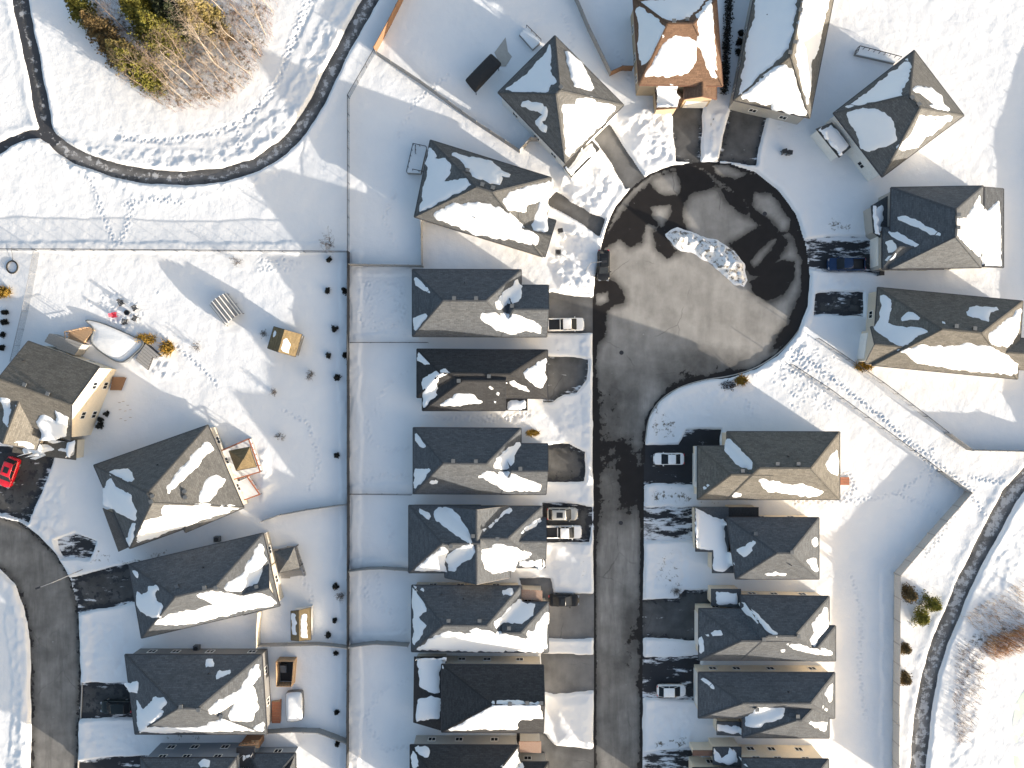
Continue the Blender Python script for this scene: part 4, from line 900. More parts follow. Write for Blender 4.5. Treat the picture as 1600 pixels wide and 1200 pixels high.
# ---------------------------------------------------------------- vehicles
def outline(L, Wd, nose=.32, tail=.22, n=5):
    """rounded plan outline of a car body, counter-clockwise from the front right"""
    pts = []
    hl, hw = L / 2, Wd / 2
    for cx, cy, r, a0 in ((hl - nose, hw - nose, nose, 0), (-hl + tail, hw - tail, tail, 90), (-hl + tail, -hw + tail, tail, 180), (hl - nose, -hw + nose, nose, 270)):
        for k in range(n + 1):
            a = math.radians(a0 + 90 * k / n); pts.append((cx + r * math.cos(a), cy + r * math.sin(a)))
    return pts
def loft(mb, rings, cap=True, mi=0):
    n = len(rings[0]); o = len(mb.v)
    for r in rings: mb.v += [tuple(p) for p in r]
    for k in range(len(rings) - 1):
        for j in range(n):
            mb.f.append((o + k * n + j, o + k * n + (j + 1) % n, o + (k + 1) * n + (j + 1) % n, o + (k + 1) * n + j)); mb.mi.append(mi); mb.uv.append(None)
    if cap:
        mb.f.append(tuple(o + (len(rings) - 1) * n + j for j in range(n))); mb.mi.append(mi); mb.uv.append(None)
def car(name, label, cat, kind, px, py, head, paintm, roofglass=False, dusted=False):
    x, y = P(px, py, .7)
    L, Wd, belt, top = {'sedan': (4.75, 1.84, .92, 1.44), 'suv': (4.8, 1.92, 1.06, 1.70), 'hatch': (4.5, 1.8, .98, 1.52), 'pickup': (5.75, 2.0, 1.12, 1.86)}[kind]
    root = thing(name, label, cat, (x, y, .012), math.radians(head), 'vehicles parked on the driveways and kerb')
    hl = L / 2; mb = MB(); ol = outline(L, Wd, .62 if kind != 'pickup' else .42, .45 if kind != 'pickup' else .26)
    cab = {'sedan': (1.2, .25, -.95, -1.75), 'suv': (1.3, .45, -1.7, -2.2), 'hatch': (1.3, .35, -1.35, -2.05), 'pickup': (1.65, .8, -.5, -.85)}[kind]
    def zof(px_):                                                    # shoulder line: bonnet slopes to the nose, boot lid a little lower
        if px_ > cab[0]: return belt - .22 * ((px_ - cab[0]) / (hl - cab[0])) ** 1.6
        if kind == 'sedan' and px_ < cab[3]: return belt - .06 * ((cab[3] - px_) / (hl + cab[3]))
        return belt
    rings = [[(a * .97, b * .93, .22) for a, b in ol], [(a, b * .99, .40) for a, b in ol], [(a * 1.0, b, .62) for a, b in ol], [(a * .985, b * .975, zof(a) - .06) for a, b in ol], [(a * .955, b * .90, zof(a)) for a, b in ol]]
    loft(mb, rings, False)
    # deck: strips across so that bonnet and boot follow the shoulder line
    top_r = rings[-1]; n = len(top_r); half = n // 2
    if kind != 'pickup':
        left = [p for p in top_r if p[1] >= 0]; right = [p for p in top_r if p[1] < 0]
        left.sort(key=lambda p: -p[0]); right.sort(key=lambda p: -p[0]); m_ = min(len(left), len(right))
        o = len(mb.v)
        for a, b in zip(left[:m_], right[:m_]):
            mb.v += [a, (a[0], a[1] * .45, a[2] + .035), (b[0], b[1] * .45, b[2] + .035), b]
        for k in range(m_ - 1):
            for j in range(3):
                q = o + k * 4 + j; mb.f.append((q, q + 4, q + 5, q + 1)); mb.mi.append(0); mb.uv.append(None)
    else:
        xb = cab[3] - .05; hw = Wd / 2 * .90; xr = -hl * .955
        nose = [p for p in top_r if p[0] > xb]; l = sorted([p for p in nose if p[1] >= 0], key=lambda p: -p[0]) + [(xb, hw, belt)]; r = sorted([p for p in nose if p[1] < 0], key=lambda p: -p[0]) + [(xb, -hw, belt)]
        o = len(mb.v); m_ = min(len(l), len(r))
        l = l[:m_ - 1] + [l[-1]]; r = r[:m_ - 1] + [r[-1]]
        for a, b in zip(l, r): mb.v += [a, (a[0], a[1] * .45, a[2] + .04), (b[0], b[1] * .45, b[2] + .04), b]
        for k in range(m_ - 1):
            for j in range(3):
                q = o + k * 4 + j; mb.f.append((q, q + 4, q + 5, q + 1)); mb.mi.append(0); mb.uv.append(None)
        for s in (-1, 1): mb.box(((xb + xr) / 2, s * (hw - .05), belt - .03), (xb - xr, .14, .1))
        mb.box((xr + .03, 0, belt - .03), (.12, 2 * hw, .1)); mb.box((xb, 0, belt - .03), (.1, 2 * hw, .1))
    body = mb.build('body', paintm, root, (0, 0, 0), True)
    if kind == 'pickup':
        m2 = MB(); m2.box(((xb + xr) / 2, 0, .62), (xb - xr - .12, 2 * hw - .18, .06))
        for s in (-1, 1): m2.box(((xb + xr) / 2, s * (hw - .11), .84), (xb - xr - .1, .04, .42))
        m2.build('cargo_bed', 'plastic_dark', root)
    wb, wt = Wd / 2 * .87, Wd / 2 * .79
    x0, x1, x2, x3 = cab
    B = [(x0, wb * .92), (x0 - .25, wb), (x3 + .2, wb), (x3, wb * .9), (x3, -wb * .9), (x3 + .2, -wb), (x0 - .25, -wb), (x0, -wb * .92)]
    R = [(x1, wt * .86), (x1 - .14, wt), (x2 + .12, wt), (x2, wt * .86), (x2, -wt * .86), (x2 + .12, -wt), (x1 - .14, -wt), (x1, -wt * .86)]
    zb, zt = belt + .0, top - .05
    def pan(nm, idx, mat, off=0.0):
        m2 = MB()
        for i, j in idx:
            a, b = B[i], B[j]; c, d = R[j], R[i]
            m2.add([(a[0], a[1], zb), (b[0], b[1], zb), (c[0], c[1], zt), (d[0], d[1], zt)], [(0, 1, 2, 3)])
        return m2.build(nm, mat, root)
    pan('windscreen', [(7, 0), (6, 7), (0, 1)], 'glass'); pan('rear_window', [(3, 4), (2, 3), (4, 5)], 'glass'); pan('side_window', [(1, 2)], 'glass'); pan('side_window', [(5, 6)], 'glass')
    m2 = MB(); loft(m2, [[(a, b, zt) for a, b in R], [(a * .98 + .0, b * .97, zt + .045) for a, b in R], [(a * .85 + (x1 + x2) / 2 * .15, b * .8, zt + .075) for a, b in R]])
    rf = m2.build('roof', paintm, root, (0, 0, 0), True)
    if roofglass:
        m2 = MB(); m2.box(((x1 + x2) / 2 + .1, 0, zt + .075), ((x1 - x2) * .45, wt * 1.1, .02)); m2.build('sunroof', 'glass', rf)
    for s in (-1, 1):                                                # pillars between the panes
        for t in (.0, .5, 1.0):
            m2 = MB(); xa = (x0 - .25) * (1 - t) + (x3 + .2) * t; xb_ = (x1 - .14) * (1 - t) + (x2 + .12) * t
            m2.tube([(xa, s * (wb + .005), zb), (xb_, s * (wt + .005), zt)], .04, 4); m2.build('pillar', paintm, root)
        m2 = MB(); m2.box((x0 - .28, s * (Wd / 2 + .07), belt + .06), (.14, .2, .13)); m2.build('mirror', paintm, root)
        m2 = MB(); m2.box((hl - .16, s * (Wd / 2 - .36), belt - .28), (.3, .36, .13), s * -.25); m2.build('headlight', 'metal_grey', root)
        m2 = MB(); m2.box((-hl + .06, s * (Wd / 2 - .28), belt - .17), (.12, .34, .16)); m2.build('tail_light', 'plastic_red', root)
        for xw in (hl - .92, -hl + .98):
            m2 = MB(); m2.tube([(xw, s * (Wd / 2 - .24), .34), (xw, s * (Wd / 2 - .01), .34)], .34, 14); wl = m2.build('wheel', 'rubber', root)
            m2 = MB(); m2.tube([(xw, s * (Wd / 2 - .03), .34), (xw, s * (Wd / 2 + .005), .34)], .2, 10); m2.build('rim', 'metal_grey', wl)
    return root
car('pickup_truck', 'white pickup truck with dark open bed beside the tan-lit driveway', 'pickup', 'pickup', 884, 507, 1, 'paint_white')
car('parked_car', 'black car parked on the rim of the turning circle under the street lamp', 'car', 'suv', 943, 415, 270, 'paint_black', True)
car('parked_car', 'silver car with dark glass roof parked beside a white pickup', 'car', 'suv', 879, 803, 0, 'paint_silver', True)
car('pickup_truck', 'white pickup truck parked next to the silver car', 'pickup', 'pickup', 880, 831, 0, 'paint_white')
car('parked_car', 'glossy black sedan on the bare grey driveway near the brick porch', 'car', 'sedan', 881, 938, 0, 'paint_black', True)
car('parked_car', 'white sedan nosed towards the street on the wet black driveway', 'car', 'sedan', 1045, 717, 180, 'paint_white')
car('parked_car', 'white hatchback on the slushy driveway of the east row', 'car', 'hatch', 1049, 1079, 0, 'paint_white')
car('pickup_truck', 'blue pickup truck on the icy driveway east of the turning circle', 'pickup', 'pickup', 1322, 413, 180, 'paint_blue')
car('parked_car', 'bright red car parked below the cream-gabled house at left', 'car', 'suv', 15, 738, 250, 'paint_red', True)
car('parked_car', 'black car in the shade on the lower left driveway', 'car', 'suv', 182, 1104, 180, 'paint_green_black')

# ---------------------------------------------------------------- fences
def fence(label, pts, kind, h=1.7, sp=2.4, mats=('wood_grey', 'wood_grey'), cat='fence'):
    pl = GP(pts); org = (*pl[0], 0)
    root = thing('chain_link_fence' if kind == 'chain' else 'board_fence', label, cat, org)
    first = True
    for (ax, ay), (bx, by) in zip(pl, pl[1:]):
        L = math.hypot(bx - ax, by - ay); n = max(1, round(L / sp)); ang = math.atan2(by - ay, bx - ax)
        for k in range(n + 1):
            if k == 0 and not first: continue
            t = k / n; x, y = ax + (bx - ax) * t, ay + (by - ay) * t; z = gz(x, y)
            m2 = MB()
            if kind == 'chain': m2.tube([(x, y, z - .3), (x, y, z + h + .06)], .04, 6)
            else: m2.box((x, y, z + h / 2 + .0), (.12, .12, h + .3), ang)
            m2.build('post', mats[0], root, org)
        for k in range(n):
            p = (ax + (bx - ax) * (k + .02) / n, ay + (by - ay) * (k + .02) / n); q = (ax + (bx - ax) * (k + .98) / n, ay + (by - ay) * (k + .98) / n)
            za, zb = gz(*p), gz(*q); m2 = MB()
            if kind == 'chain':
                m2.bar((*p, za + h - .03), (*q, zb + h - .03), .004, h - .0); pn = m2.build('wire_panel', mats[1], root, org)
                m2 = MB(); m2.tube([(*p, za + h), (*q, zb + h)], .05, 5); m2.build('top_rail', mats[0], pn, org)
            else:
                m2.bar((*p, za + h), (*q, zb + h), .045, h + .15); pn = m2.build('panel', mats[1], root, org)
                m2 = MB(); m2.bar((*p, za + h + .04), (*q, zb + h + .04), .09, .045); m2.build('cap_rail', mats[0], pn, org)
        first = False
    return root
BL = ('metal_dark', 'wire_black'); SB = ('vinyl_dark', 'vinyl_dark'); WG = ('wood_grey', 'wood_grey')
fence('tall dark slatted fence running down between the two rows of back yards', [(547, 396), (547, 620), (547, 900), (546, 1215)], 'board', 1.5, 2.4, SB)
fence('dark chain-link fence from the path bend down to the long slatted fence', [(547, 156), (547, 395)], 'chain', 1.5, 2.6, BL)
fence('short chain-link fence between the path and the north-west yard corner', [(588, 84), (547, 155)], 'chain', 1.4, 2.4, BL)
fence('straight black chain-link fence bounding the field on the left', [(-30, 392), (180, 393), (545, 396)], 'chain', 1.5, 3.2, BL)
fence('brown board fence climbing off the top edge beside the path', [(588, 84), (612, 40), (642, -20)], 'board', 1.8, 2.4, ('wood_brown', 'wood_brown'))
fence('long grey board fence slanting between the two north-west yards', [(590, 88), (660, 134), (745, 196), (812, 240)], 'board', 1.5, 2.4, WG)
fence('grey board gate fence between the pyramid-roofed and the askew house', [(812, 240), (828, 222), (842, 222)], 'board', 1.7, 1.6, ('wood_grey', 'wood_grey'))
fence('grey board fence above the yard full of footprints', [(550, 416), (600, 417), (662, 418)], 'board', 1.7, 2.4, WG)
fence('short pale board fence running down from the askew house corner', [(660, 348), (661, 418)], 'board', 1.7, 2.3, WG)
fence('low dark chain-link fence below the yard full of footprints', [(550, 536), (610, 536), (670, 536)], 'chain', 1.2, 2.6, BL)
fence('thin chain-link fence between the yards at mid height', [(550, 770), (645, 771)], 'chain', 1.2, 2.6, BL)
fence('grey board fence behind the cross-roofed house', [(550, 888), (575, 885), (600, 884), (640, 887)], 'board', 1.6, 2.2, WG)
fence('grey board fence bowed behind the wide snowy-sloped bungalow', [(550, 1004), (590, 999), (640, 1003)], 'board', 1.6, 2.2, WG)
fence('dark chain-link fence on the upper side of the footpath link', [(1272, 530), (1320, 562), (1372, 598), (1440, 650), (1472, 675)], 'chain', 1.5, 2.8, BL)
fence('board fence turning the corner at the head of the footpath link', [(1474, 677), (1508, 702), (1560, 703), (1655, 706), (1650, 420), (1640, 260), (1690, 120)], 'board', 1.75, 3.1, WG)
fence('dark chain-link fence on the lower side of the footpath link', [(1232, 570), (1290, 608), (1350, 652), (1420, 703), (1462, 735)], 'chain', 1.5, 2.8, ('metal_dark', 'wire_black'))
fence('long weathered board fence bending round the east back yards', [(1462, 736), (1506, 767), (1448, 832), (1395, 894), (1394, 1000), (1392, 1215)], 'board', 1.75, 3.1, ('wood_grey', 'board_pale'))
fence('grey board fence between the pyramid-roofed and orange-roofed houses', [(888, -20), (918, 50), (952, 120)], 'board', 1.7, 2.4, WG)
fence('short brown board fence beside the orange-roofed house corner', [(952, 120), (970, 112), (986, 112)], 'board', 1.6, 1.8, ('wood_brown', 'wood_brown'))
fence('grey chain-link fence slanting beside the cream-gabled house', [(64, 396), (52, 460), (40, 515), (28, 565)], 'chain', 1.4, 2.8, ('metal_grey', 'wire_grey'))
fence('low board fence above the yard with the dark gazebo', [(412, 813), (440, 803), (480, 795), (545, 786)], 'board', 1.2, 2.4, WG)
fence('cream board side gate between two lower left houses', [(410, 952), (408, 980), (408, 1004)], 'board', 1.7, 1.7, ('siding_cream', 'siding_cream'))
fence('board fence behind the small white-roofed shed', [(408, 1004), (450, 1003), (500, 1002), (545, 1006)], 'board', 1.4, 2.4, WG)
fence('board fence below the snow-covered pool', [(420, 1138), (460, 1135), (500, 1136), (545, 1152)], 'board', 1.5, 2.4, WG)

# ---------------------------------------------------------------- trees and shrubs
def blades(mb, pts, size, rr, mi=0, up=.3):
    """small two-triangle leaf sprays"""
    for p in pts:
        a = rr.uniform(0, 6.283); e = rr.uniform(-.5, .9)
        d = Vector((math.cos(a) * math.cos(e), math.sin(a) * math.cos(e), math.sin(e))); n = Vector((rr.gauss(0, 1), rr.gauss(0, 1), rr.gauss(0, 1) + up)).normalized()
        s = d.cross(n); s = s.normalized() if s.length > 1e-4 else Vector((1, 0, 0)); k = size * rr.uniform(.6, 1.4)
        p = Vector(p); mb.add([p - d * k * .5, p + s * k * .33, p + d * k * .6, p - s * k * .33], [(0, 1, 2, 3)], mi)
def conifer(label, px, py, h, r, leafm, seed, name='conifer_tree', group='evergreens', dense=1.0, cat='tree'):
    rr = random.Random(seed); x, y = P(px, py, h * .5); z0 = gz(x, y); org = (x, y, z0)
    root = thing(name, label, cat, org, 0, group)
    m2 = MB(); m2.tube([(0, 0, -.3), (rr.uniform(-.1, .1), rr.uniform(-.1, .1), h * .5), (0, 0, h * .95)], [.03 * h, .02 * h, .01], 7); m2.build('trunk', 'bark', root)
    m2 = MB(); pts = []
    nb = int(26 * dense * (h / 5) ** .7) + 8
    for k in range(nb):
        t = (k + rr.random()) / nb; zz = h * (.08 + .9 * t); rad = r * (1 - t) ** .75 * rr.uniform(.7, 1.15) + .12; a = rr.uniform(0, 6.283) if True else 0
        ex, ey = math.cos(a) * rad, math.sin(a) * rad; dz = -rad * .12
        m2.tube([(0, 0, zz), (ex * .9, ey * .9, zz + dz)], [.03, .008], 3, 1)
        n = int(34 * rad / r * dense) + 8
        for j in range(n):
            q = rr.uniform(.2, 1.0); w_ = rad * .28 * (1.15 - q * .55)
            pts.append((ex * q + rr.gauss(0, w_), ey * q + rr.gauss(0, w_), zz + dz * q + rr.gauss(0, .12)))
    blades(m2, pts, .34 if h > 4 else .2, rr)
    m2.build('crown', [leafm, 'bark'], root)
    return root
def limbs(mb, p, d, L, r, depth, rr, fork=3, up=.25, spread=.6, minr=.008):
    p = Vector(p); d = Vector(d).normalized(); pts = [p]; rad = [r]; n = 3
    for k in range(n):
        d = (d + Vector((rr.gauss(0, .13), rr.gauss(0, .13), rr.gauss(0, .08) + up * .12))).normalized(); p = p + d * (L / n); pts.append(p); rad.append(max(minr, r * (1 - .62 * (k + 1) / n)))
    mb.tube(pts, rad, 5 if r > .06 else 3)
    if depth <= 0: return
    for k in range(fork):
        t = rr.uniform(.35, 1.0); i = min(n - 1, int(t * n)); q = pts[i].lerp(pts[i + 1], t * n - i)
        a = rr.uniform(0, 6.283); s = Vector((math.cos(a), math.sin(a), rr.uniform(-.1, .6))).normalized()
        limbs(mb, q, d * (1 - spread) + s * spread, L * rr.uniform(.42, .68), max(minr, rad[i] * .55), depth - 1, rr, fork, up, spread, minr)
def bare_tree(label, px, py, h, mat, seed, group, r=.1, fork=4, depth=3, name='bare_tree', spread=.55, first=.45, cat='tree', stems=1):
    rr = random.Random(seed); x, y = P(px, py); z0 = gz(x, y); org = (x, y, z0)
    root = thing(name, label, cat, org, 0, group)
    m2 = MB(); m3 = MB()
    for s in range(stems):
        lean = Vector((rr.gauss(0, .05), rr.gauss(0, .05), 1)) if stems == 1 else Vector((rr.gauss(0, .4), rr.gauss(0, .4), 1)).normalized()
        pts = []; p = Vector((rr.gauss(0, .1) * (stems > 1), rr.gauss(0, .1) * (stems > 1), -.3)); d = lean.normalized(); N = 6; rad = []
        for k in range(N + 1):
            pts.append(p.copy()); rad.append(r * (1 - .85 * k / N) + .008); p = p + d * (h / N); d = (d + Vector((rr.gauss(0, .05), rr.gauss(0, .05), .05))).normalized()
        m2.tube(pts, rad, 7 if stems == 1 else 5)
        nb = int(4 + h * 1.1) if stems == 1 else 5
        for k in range(nb):
            t = first + (1 - first) * (k + rr.random()) / nb; i = min(N - 1, int(t * N)); q = pts[i].lerp(pts[i + 1], t * N - i); a = rr.uniform(0, 6.283)
            limbs(m3, q, (math.cos(a), math.sin(a), rr.uniform(.4, 1.1)), h * .30 * (1.25 - t) * rr.uniform(.7, 1.3) + .25, max(.012, rad[i] * .45), depth - 1, rr, fork, .3, spread)
    m2.build('trunk', mat, root); m3.build('crown', mat, root)
    return root
GW = 'trees of the wood in the upper left corner'
for k, (x, y, h, r, mt) in enumerate([(122, 12, 5, 1.5, 'leaf_cedar'), (150, 40, 6, 1.8, 'leaf_brown'), (172, 72, 5, 1.6, 'leaf_brown'), (214, 20, 9, 2.2, 'leaf_cedar'), (246, 46, 9, 2.3, 'leaf_cedar'), (262, 14, 8, 2.1, 'leaf_spruce'),
                                      (300, 14, 8, 2.2, 'leaf_pale'), (322, 22, 6, 1.5, 'leaf_pale'), (188, 82, 6, 1.6, 'leaf_pale'), (206, 98, 7, 1.8, 'leaf_cedar'), (226, 114, 6, 1.7, 'leaf_cedar'), (280, 30, 7, 1.7, 'leaf_spruce'), (232, 4, 7, 2, 'leaf_cedar'), (350, 52, 3, .8, 'leaf_brown')]):
    conifer(['olive cedar at the left tip of the corner wood', 'brownish cedar below the leftmost wood cedar', 'small brown cedar on the wood edge above the pale cedar', 'tall olive cedar near the top edge of the wood', 'tallest olive cedar in the middle of the wood',
             'dark spruce between the tall olive cedars and the pale golden one', 'pale golden cedar at the top of the wood', 'pale golden cedar rightmost of the wood evergreens', 'pale cedar at the lower left of the wood', 'olive cedar beside the pale cedar on the lower wood edge',
             'lowest olive cedar of the corner wood', 'dark spruce below the pale golden cedars', 'olive cedar touching the top edge of the picture', 'small brown evergreen among bare saplings'][k], x, y, h * 1.15, r * 1.3, mt, 100 + k, group='evergreens of the corner wood', dense=2.2)
for k, (x, y, h) in enumerate([(305, 125, 11), (318, 128, 12), (300, 140, 10), (272, 150, 10), (342, 108, 11), (320, 75, 10), (335, 90, 9), (397, 50, 8), (416, 56, 9), (376, 100, 8), (392, 118, 6), (366, 140, 7), (384, 140, 5), (345, 160, 6), (300, 166, 5), (256, 165, 5), (310, 45, 11),
                               (348, 62, 9), (352, 22, 8), (400, 14, 7), (427, 20, 6), (276, 136, 12), (330, 150, 7), (250, 125, 11), (360, 118, 8), (290, 100, 10), (408, 90, 5), (230, 140, 8), (375, 70, 8), (200, 50, 9), (345, 130, 8), (322, 105, 9), (355, 95, 8), (380, 30, 8), (335, 40, 9), (265, 120, 9), (285, 155, 6), (325, 165, 4), (398, 75, 6), (360, 155, 5)]):
    bare_tree(('slender pale-barked leafless tree in the corner wood' if k % 2 == 0 else 'slender brown-barked leafless tree in the corner wood'), x, y, h * .92, ['bark_pale', 'bark', 'bark_pale', 'bark'][k % 4], 300 + k, GW, r=.035 + .006 * h, fork=3, depth=3 if h > 6 else 3)
# undergrowth and saplings nobody could count
def twigs(name, label, poly, n, hmin, hmax, mats, seed, lean=.25, cat='undergrowth', br=3):
    rr = random.Random(seed); pl = GP(poly); xs = [p[0] for p in pl]; ys = [p[1] for p in pl]; m2 = MB(); c = 0
    while c < n:
        x, y = rr.uniform(min(xs), max(xs)), rr.uniform(min(ys), max(ys))
        if not inside(np.array([x]), np.array([y]), pl)[0]: continue
        c += 1; z = gz(x, y); h = rr.uniform(hmin, hmax); d = Vector((rr.gauss(0, lean), rr.gauss(0, lean), 1)).normalized(); p = Vector((x, y, z - .05)); mi = rr.randrange(len(mats))
        m2.tube([p, p + d * h * .6, p + d * h + Vector((rr.gauss(0, .1), rr.gauss(0, .1), 0))], [.022, .014, .005], 3, mi)
        for b in range(br):
            q = p + d * h * rr.uniform(.3, .9); e = (d + Vector((rr.gauss(0, .6), rr.gauss(0, .6), rr.uniform(0, .4)))).normalized(); m2.tube([q, q + e * h * rr.uniform(.2, .45)], [.012, .004], 3, mi)
    o = m2.build(name, mats); o['kind'] = 'stuff'; o['label'] = label; o['category'] = cat; return o
WOOD = [(140, 0), (300, -20), (440, -20), (430, 60), (398, 130), (345, 170), (275, 178), (222, 150), (175, 90)]
twigs('undergrowth', 'reddish brown brushwood covering the floor of the corner wood', WOOD, 2400, .6, 2.4, ['twig_red', 'twig_tan', 'bark'], 1)
twigs('undergrowth', 'thin reddish brush lining the pond bank', [(1492, 1000), (1530, 1010), (1535, 1060), (1512, 1150), (1490, 1160), (1485, 1080)], 520, .4, 1.4, ['twig_red', 'twig_tan', 'bark'], 2)
twigs('undergrowth', 'sparse brush along the lower right path bank', [(1500, 960), (1600, 900), (1600, 960), (1540, 1000)], 420, .4, 1.4, ['bark', 'twig_tan', 'reed'], 3)
twigs('reed_bed', 'orange-brown reeds at the pond edge on the right', [(1528, 1008), (1545, 990), (1580, 980), (1620, 960), (1625, 1005), (1575, 1020), (1545, 1028)], 1100, .8, 1.8, ['reed', 'reed', 'twig_red'], 4, .12, 'reeds', 1)
for k, (x, y, h, r, mt, lb) in enumerate([(1422, 930, 2.8, 1.3, 'leaf_brown', 'green young conifer, upper left of the trio by the fence'), (1458, 944, 3.0, 1.35, 'leaf_yellow', 'yellow-green young conifer nearest the path in the trio'), (1440, 965, 3.0, 1.4, 'leaf_yellow', 'yellow-green young conifer lowest of the trio by the fence'),
                                          (1414, 1014, 2.0, .95, 'leaf_brown', 'small olive conifer below the trio beside the fence'), (1414, 1061, 2.0, .95, 'leaf_brown', 'small olive conifer lowest along the fence')]):
    conifer(lb, x, y, h, r, mt, 500 + k, group='young conifers by the east fence', dense=2.4)
for k, (x, y, s, lb) in enumerate([(515, 406, .9, 'small dark fir just below the field fence corner'), (512, 455, 1.0, 'dark round shrub left of its twin beside the slatted fence'), (538, 454, 1.0, 'dark round shrub touching the slatted fence in the upper yard'), (524, 514, 1.2, 'large dark shrub right of the brown shed'),
                                   (514, 555, .9, 'star-shaped dark fir below the shed level'), (540, 555, .7, 'small dark shrub against the fence right of the star-shaped fir'), (527, 590, 1.3, 'largest round dark shrub by the slatted fence'), (527, 712, .9, 'dark shrub level with the orange deck'), (525, 916, .8, 'dark shrub level with the dark gazebo'),
                                   (524, 969, .7, 'dark shrub right of the white-roofed shed'), (513, 992, .8, 'dark shrub just above the shed fence'), (525, 1020, .8, 'dark shrub just below the shed fence'), (527, 1112, .8, 'dark shrub right of the covered pool'), (527, 1161, .8, 'dark shrub near the bottom of the slatted fence'),
                                   (1157, 52, 1.1, 'topmost dark shrub in the strip left of the long house'), (1155, 66, 1.1, 'middle dark shrub in the strip left of the long house'), (1152, 82, .9, 'lowest dark shrub in the strip left of the long house'), (167, 647, .9, 'upper dark shrub at the foot of the cream gable'), (158, 655, .8, 'middle dark shrub at the foot of the cream gable'), (156, 665, 1.0, 'lowest dark shrub at the foot of the cream gable'),
 (9, 488, 1.0, 'topmost dark round shrub at the left picture edge'), (8, 504, 1.0, 'second dark round shrub at the left picture edge'), (6, 523, 1.0, 'third dark round shrub at the left picture edge'), (4, 543, 1.0, 'lowest dark round shrub at the left picture edge')]):
    s *= .8 + .4 * ((k * 37) % 11) / 10; conifer(lb, x, y, .9 * s, .4 * s, 'leaf_dark', 700 + k, 'dark_shrub', 'dark clipped shrubs in the yards', 1.2, 'shrub')
for k, (x, y, h, st, lb) in enumerate([(519, 383, 3.0, 7, 'bare spreading bush at the field fence corner'), (432, 614, 1.2, 5, 'bare little bush in the open middle of the yard'), (440, 682, 1.2, 5, 'bare little bush below the other in the open yard'), (488, 586, 1.4, 7, 'bare round bush among the dark shrubs'), (416, 522, 1.2, 5, 'bare twiggy bush left of the brown shed'),
                                       (537, 930, 1.4, 7, 'bare bush beside the fence right of the gazebo'), (1055, 922, 1.3, 9, 'dark bare bush in the front yard of the east row'), (312, 540, 1.3, 5, 'bare sapling in the sunny yard near the stone arc'), (375, 410, 1.8, 4, 'bare sapling near the long field fence')]):
    bare_tree(lb, x, y, h, 'bark_dark', 800 + k, 'bare garden bushes', r=.03, fork=3, depth=3, name='bare_bush', first=.15, cat='bush', stems=st)
def tuft(label, px, py, rx, ry, h, mat, seed, n=260):
    rr = random.Random(seed); x, y = P(px, py); z = gz(x, y); m2 = MB()
    for k in range(n):
        a = rr.uniform(0, 6.283); q = math.sqrt(rr.random()); p = Vector((x + rx * q * math.cos(a), y + ry * q * math.sin(a), z - .05)); d = Vector((rr.gauss(0, .5), rr.gauss(0, .5), 1)).normalized()
        s = Vector((-d.y, d.x, 0)); s = s.normalized() * .045 if s.length > 1e-3 else Vector((.045, 0, 0)); L = h * rr.uniform(.5, 1.2); e = p + d * L + Vector((d.x, d.y, -.2)) * L * .3
        m2.add([p - s, p + s, p + d * L * .6 + s, e, p + d * L * .6 - s], [(0, 1, 2, 3, 4)])
    o = m2.build('ornamental_grass', mat, None, (x, y, z)); return tag(o, label, 'grass clump', 'golden grass clumps')
tuft('golden grass clump on the south rim of the turning circle', 1156, 594, .9, .6, .9, 'grass_gold', 1); tuft('golden grass clump below the corner of the large tan-roofed house', 1347, 573, 1.3, .6, .9, 'grass_gold', 2)
tuft('small golden shrub left of the entrance notch of a bungalow', 832, 676, 1.0, .4, .6, 'grass_gold', 3); tuft('golden hedge-like grass behind the cream-gabled house deck', 230, 530, 1.5, .7, .9, 'grass_gold', 4); tuft('golden grass round the striped pergola corner', 264, 544, 1.0, 1.0, 1.0, 'grass_gold', 5)
tuft('golden grass at the left picture edge', 8, 457, 1.2, .7, 1.0, 'grass_gold', 6); tuft('dark brown planting bed on the south rim of the turning circle', 1136, 602, 1.2, .7, .5, 'bark_dark', 7, 200)
# dark clipped hedge between the orange-roofed and the long house
rr = random.Random(77); m2 = MB(); pts = []; a, b = P(1138, -20), P(1129, 150); org = (*a, .3)
for k in range(2600):
    t = rr.random(); pts.append((a[0] + (b[0] - a[0]) * t + rr.gauss(0, .28), a[1] + (b[1] - a[1]) * t, .3 + rr.uniform(0, 1.3)))
blades(m2, pts, .26, rr); root = thing('hedge', 'narrow dark hedge between the orange-roofed and the long house', 'hedge', org); m2.build('foliage', 'leaf_dark', root, org)
m2 = MB()
for k in range(14):
    t = k / 13; m2.tube([(a[0] + (b[0] - a[0]) * t, a[1] + (b[1] - a[1]) * t, 0), (a[0] + (b[0] - a[0]) * t, a[1] + (b[1] - a[1]) * t, 1.3)], .04, 4)
m2.build('stem', 'bark_dark', root, org)

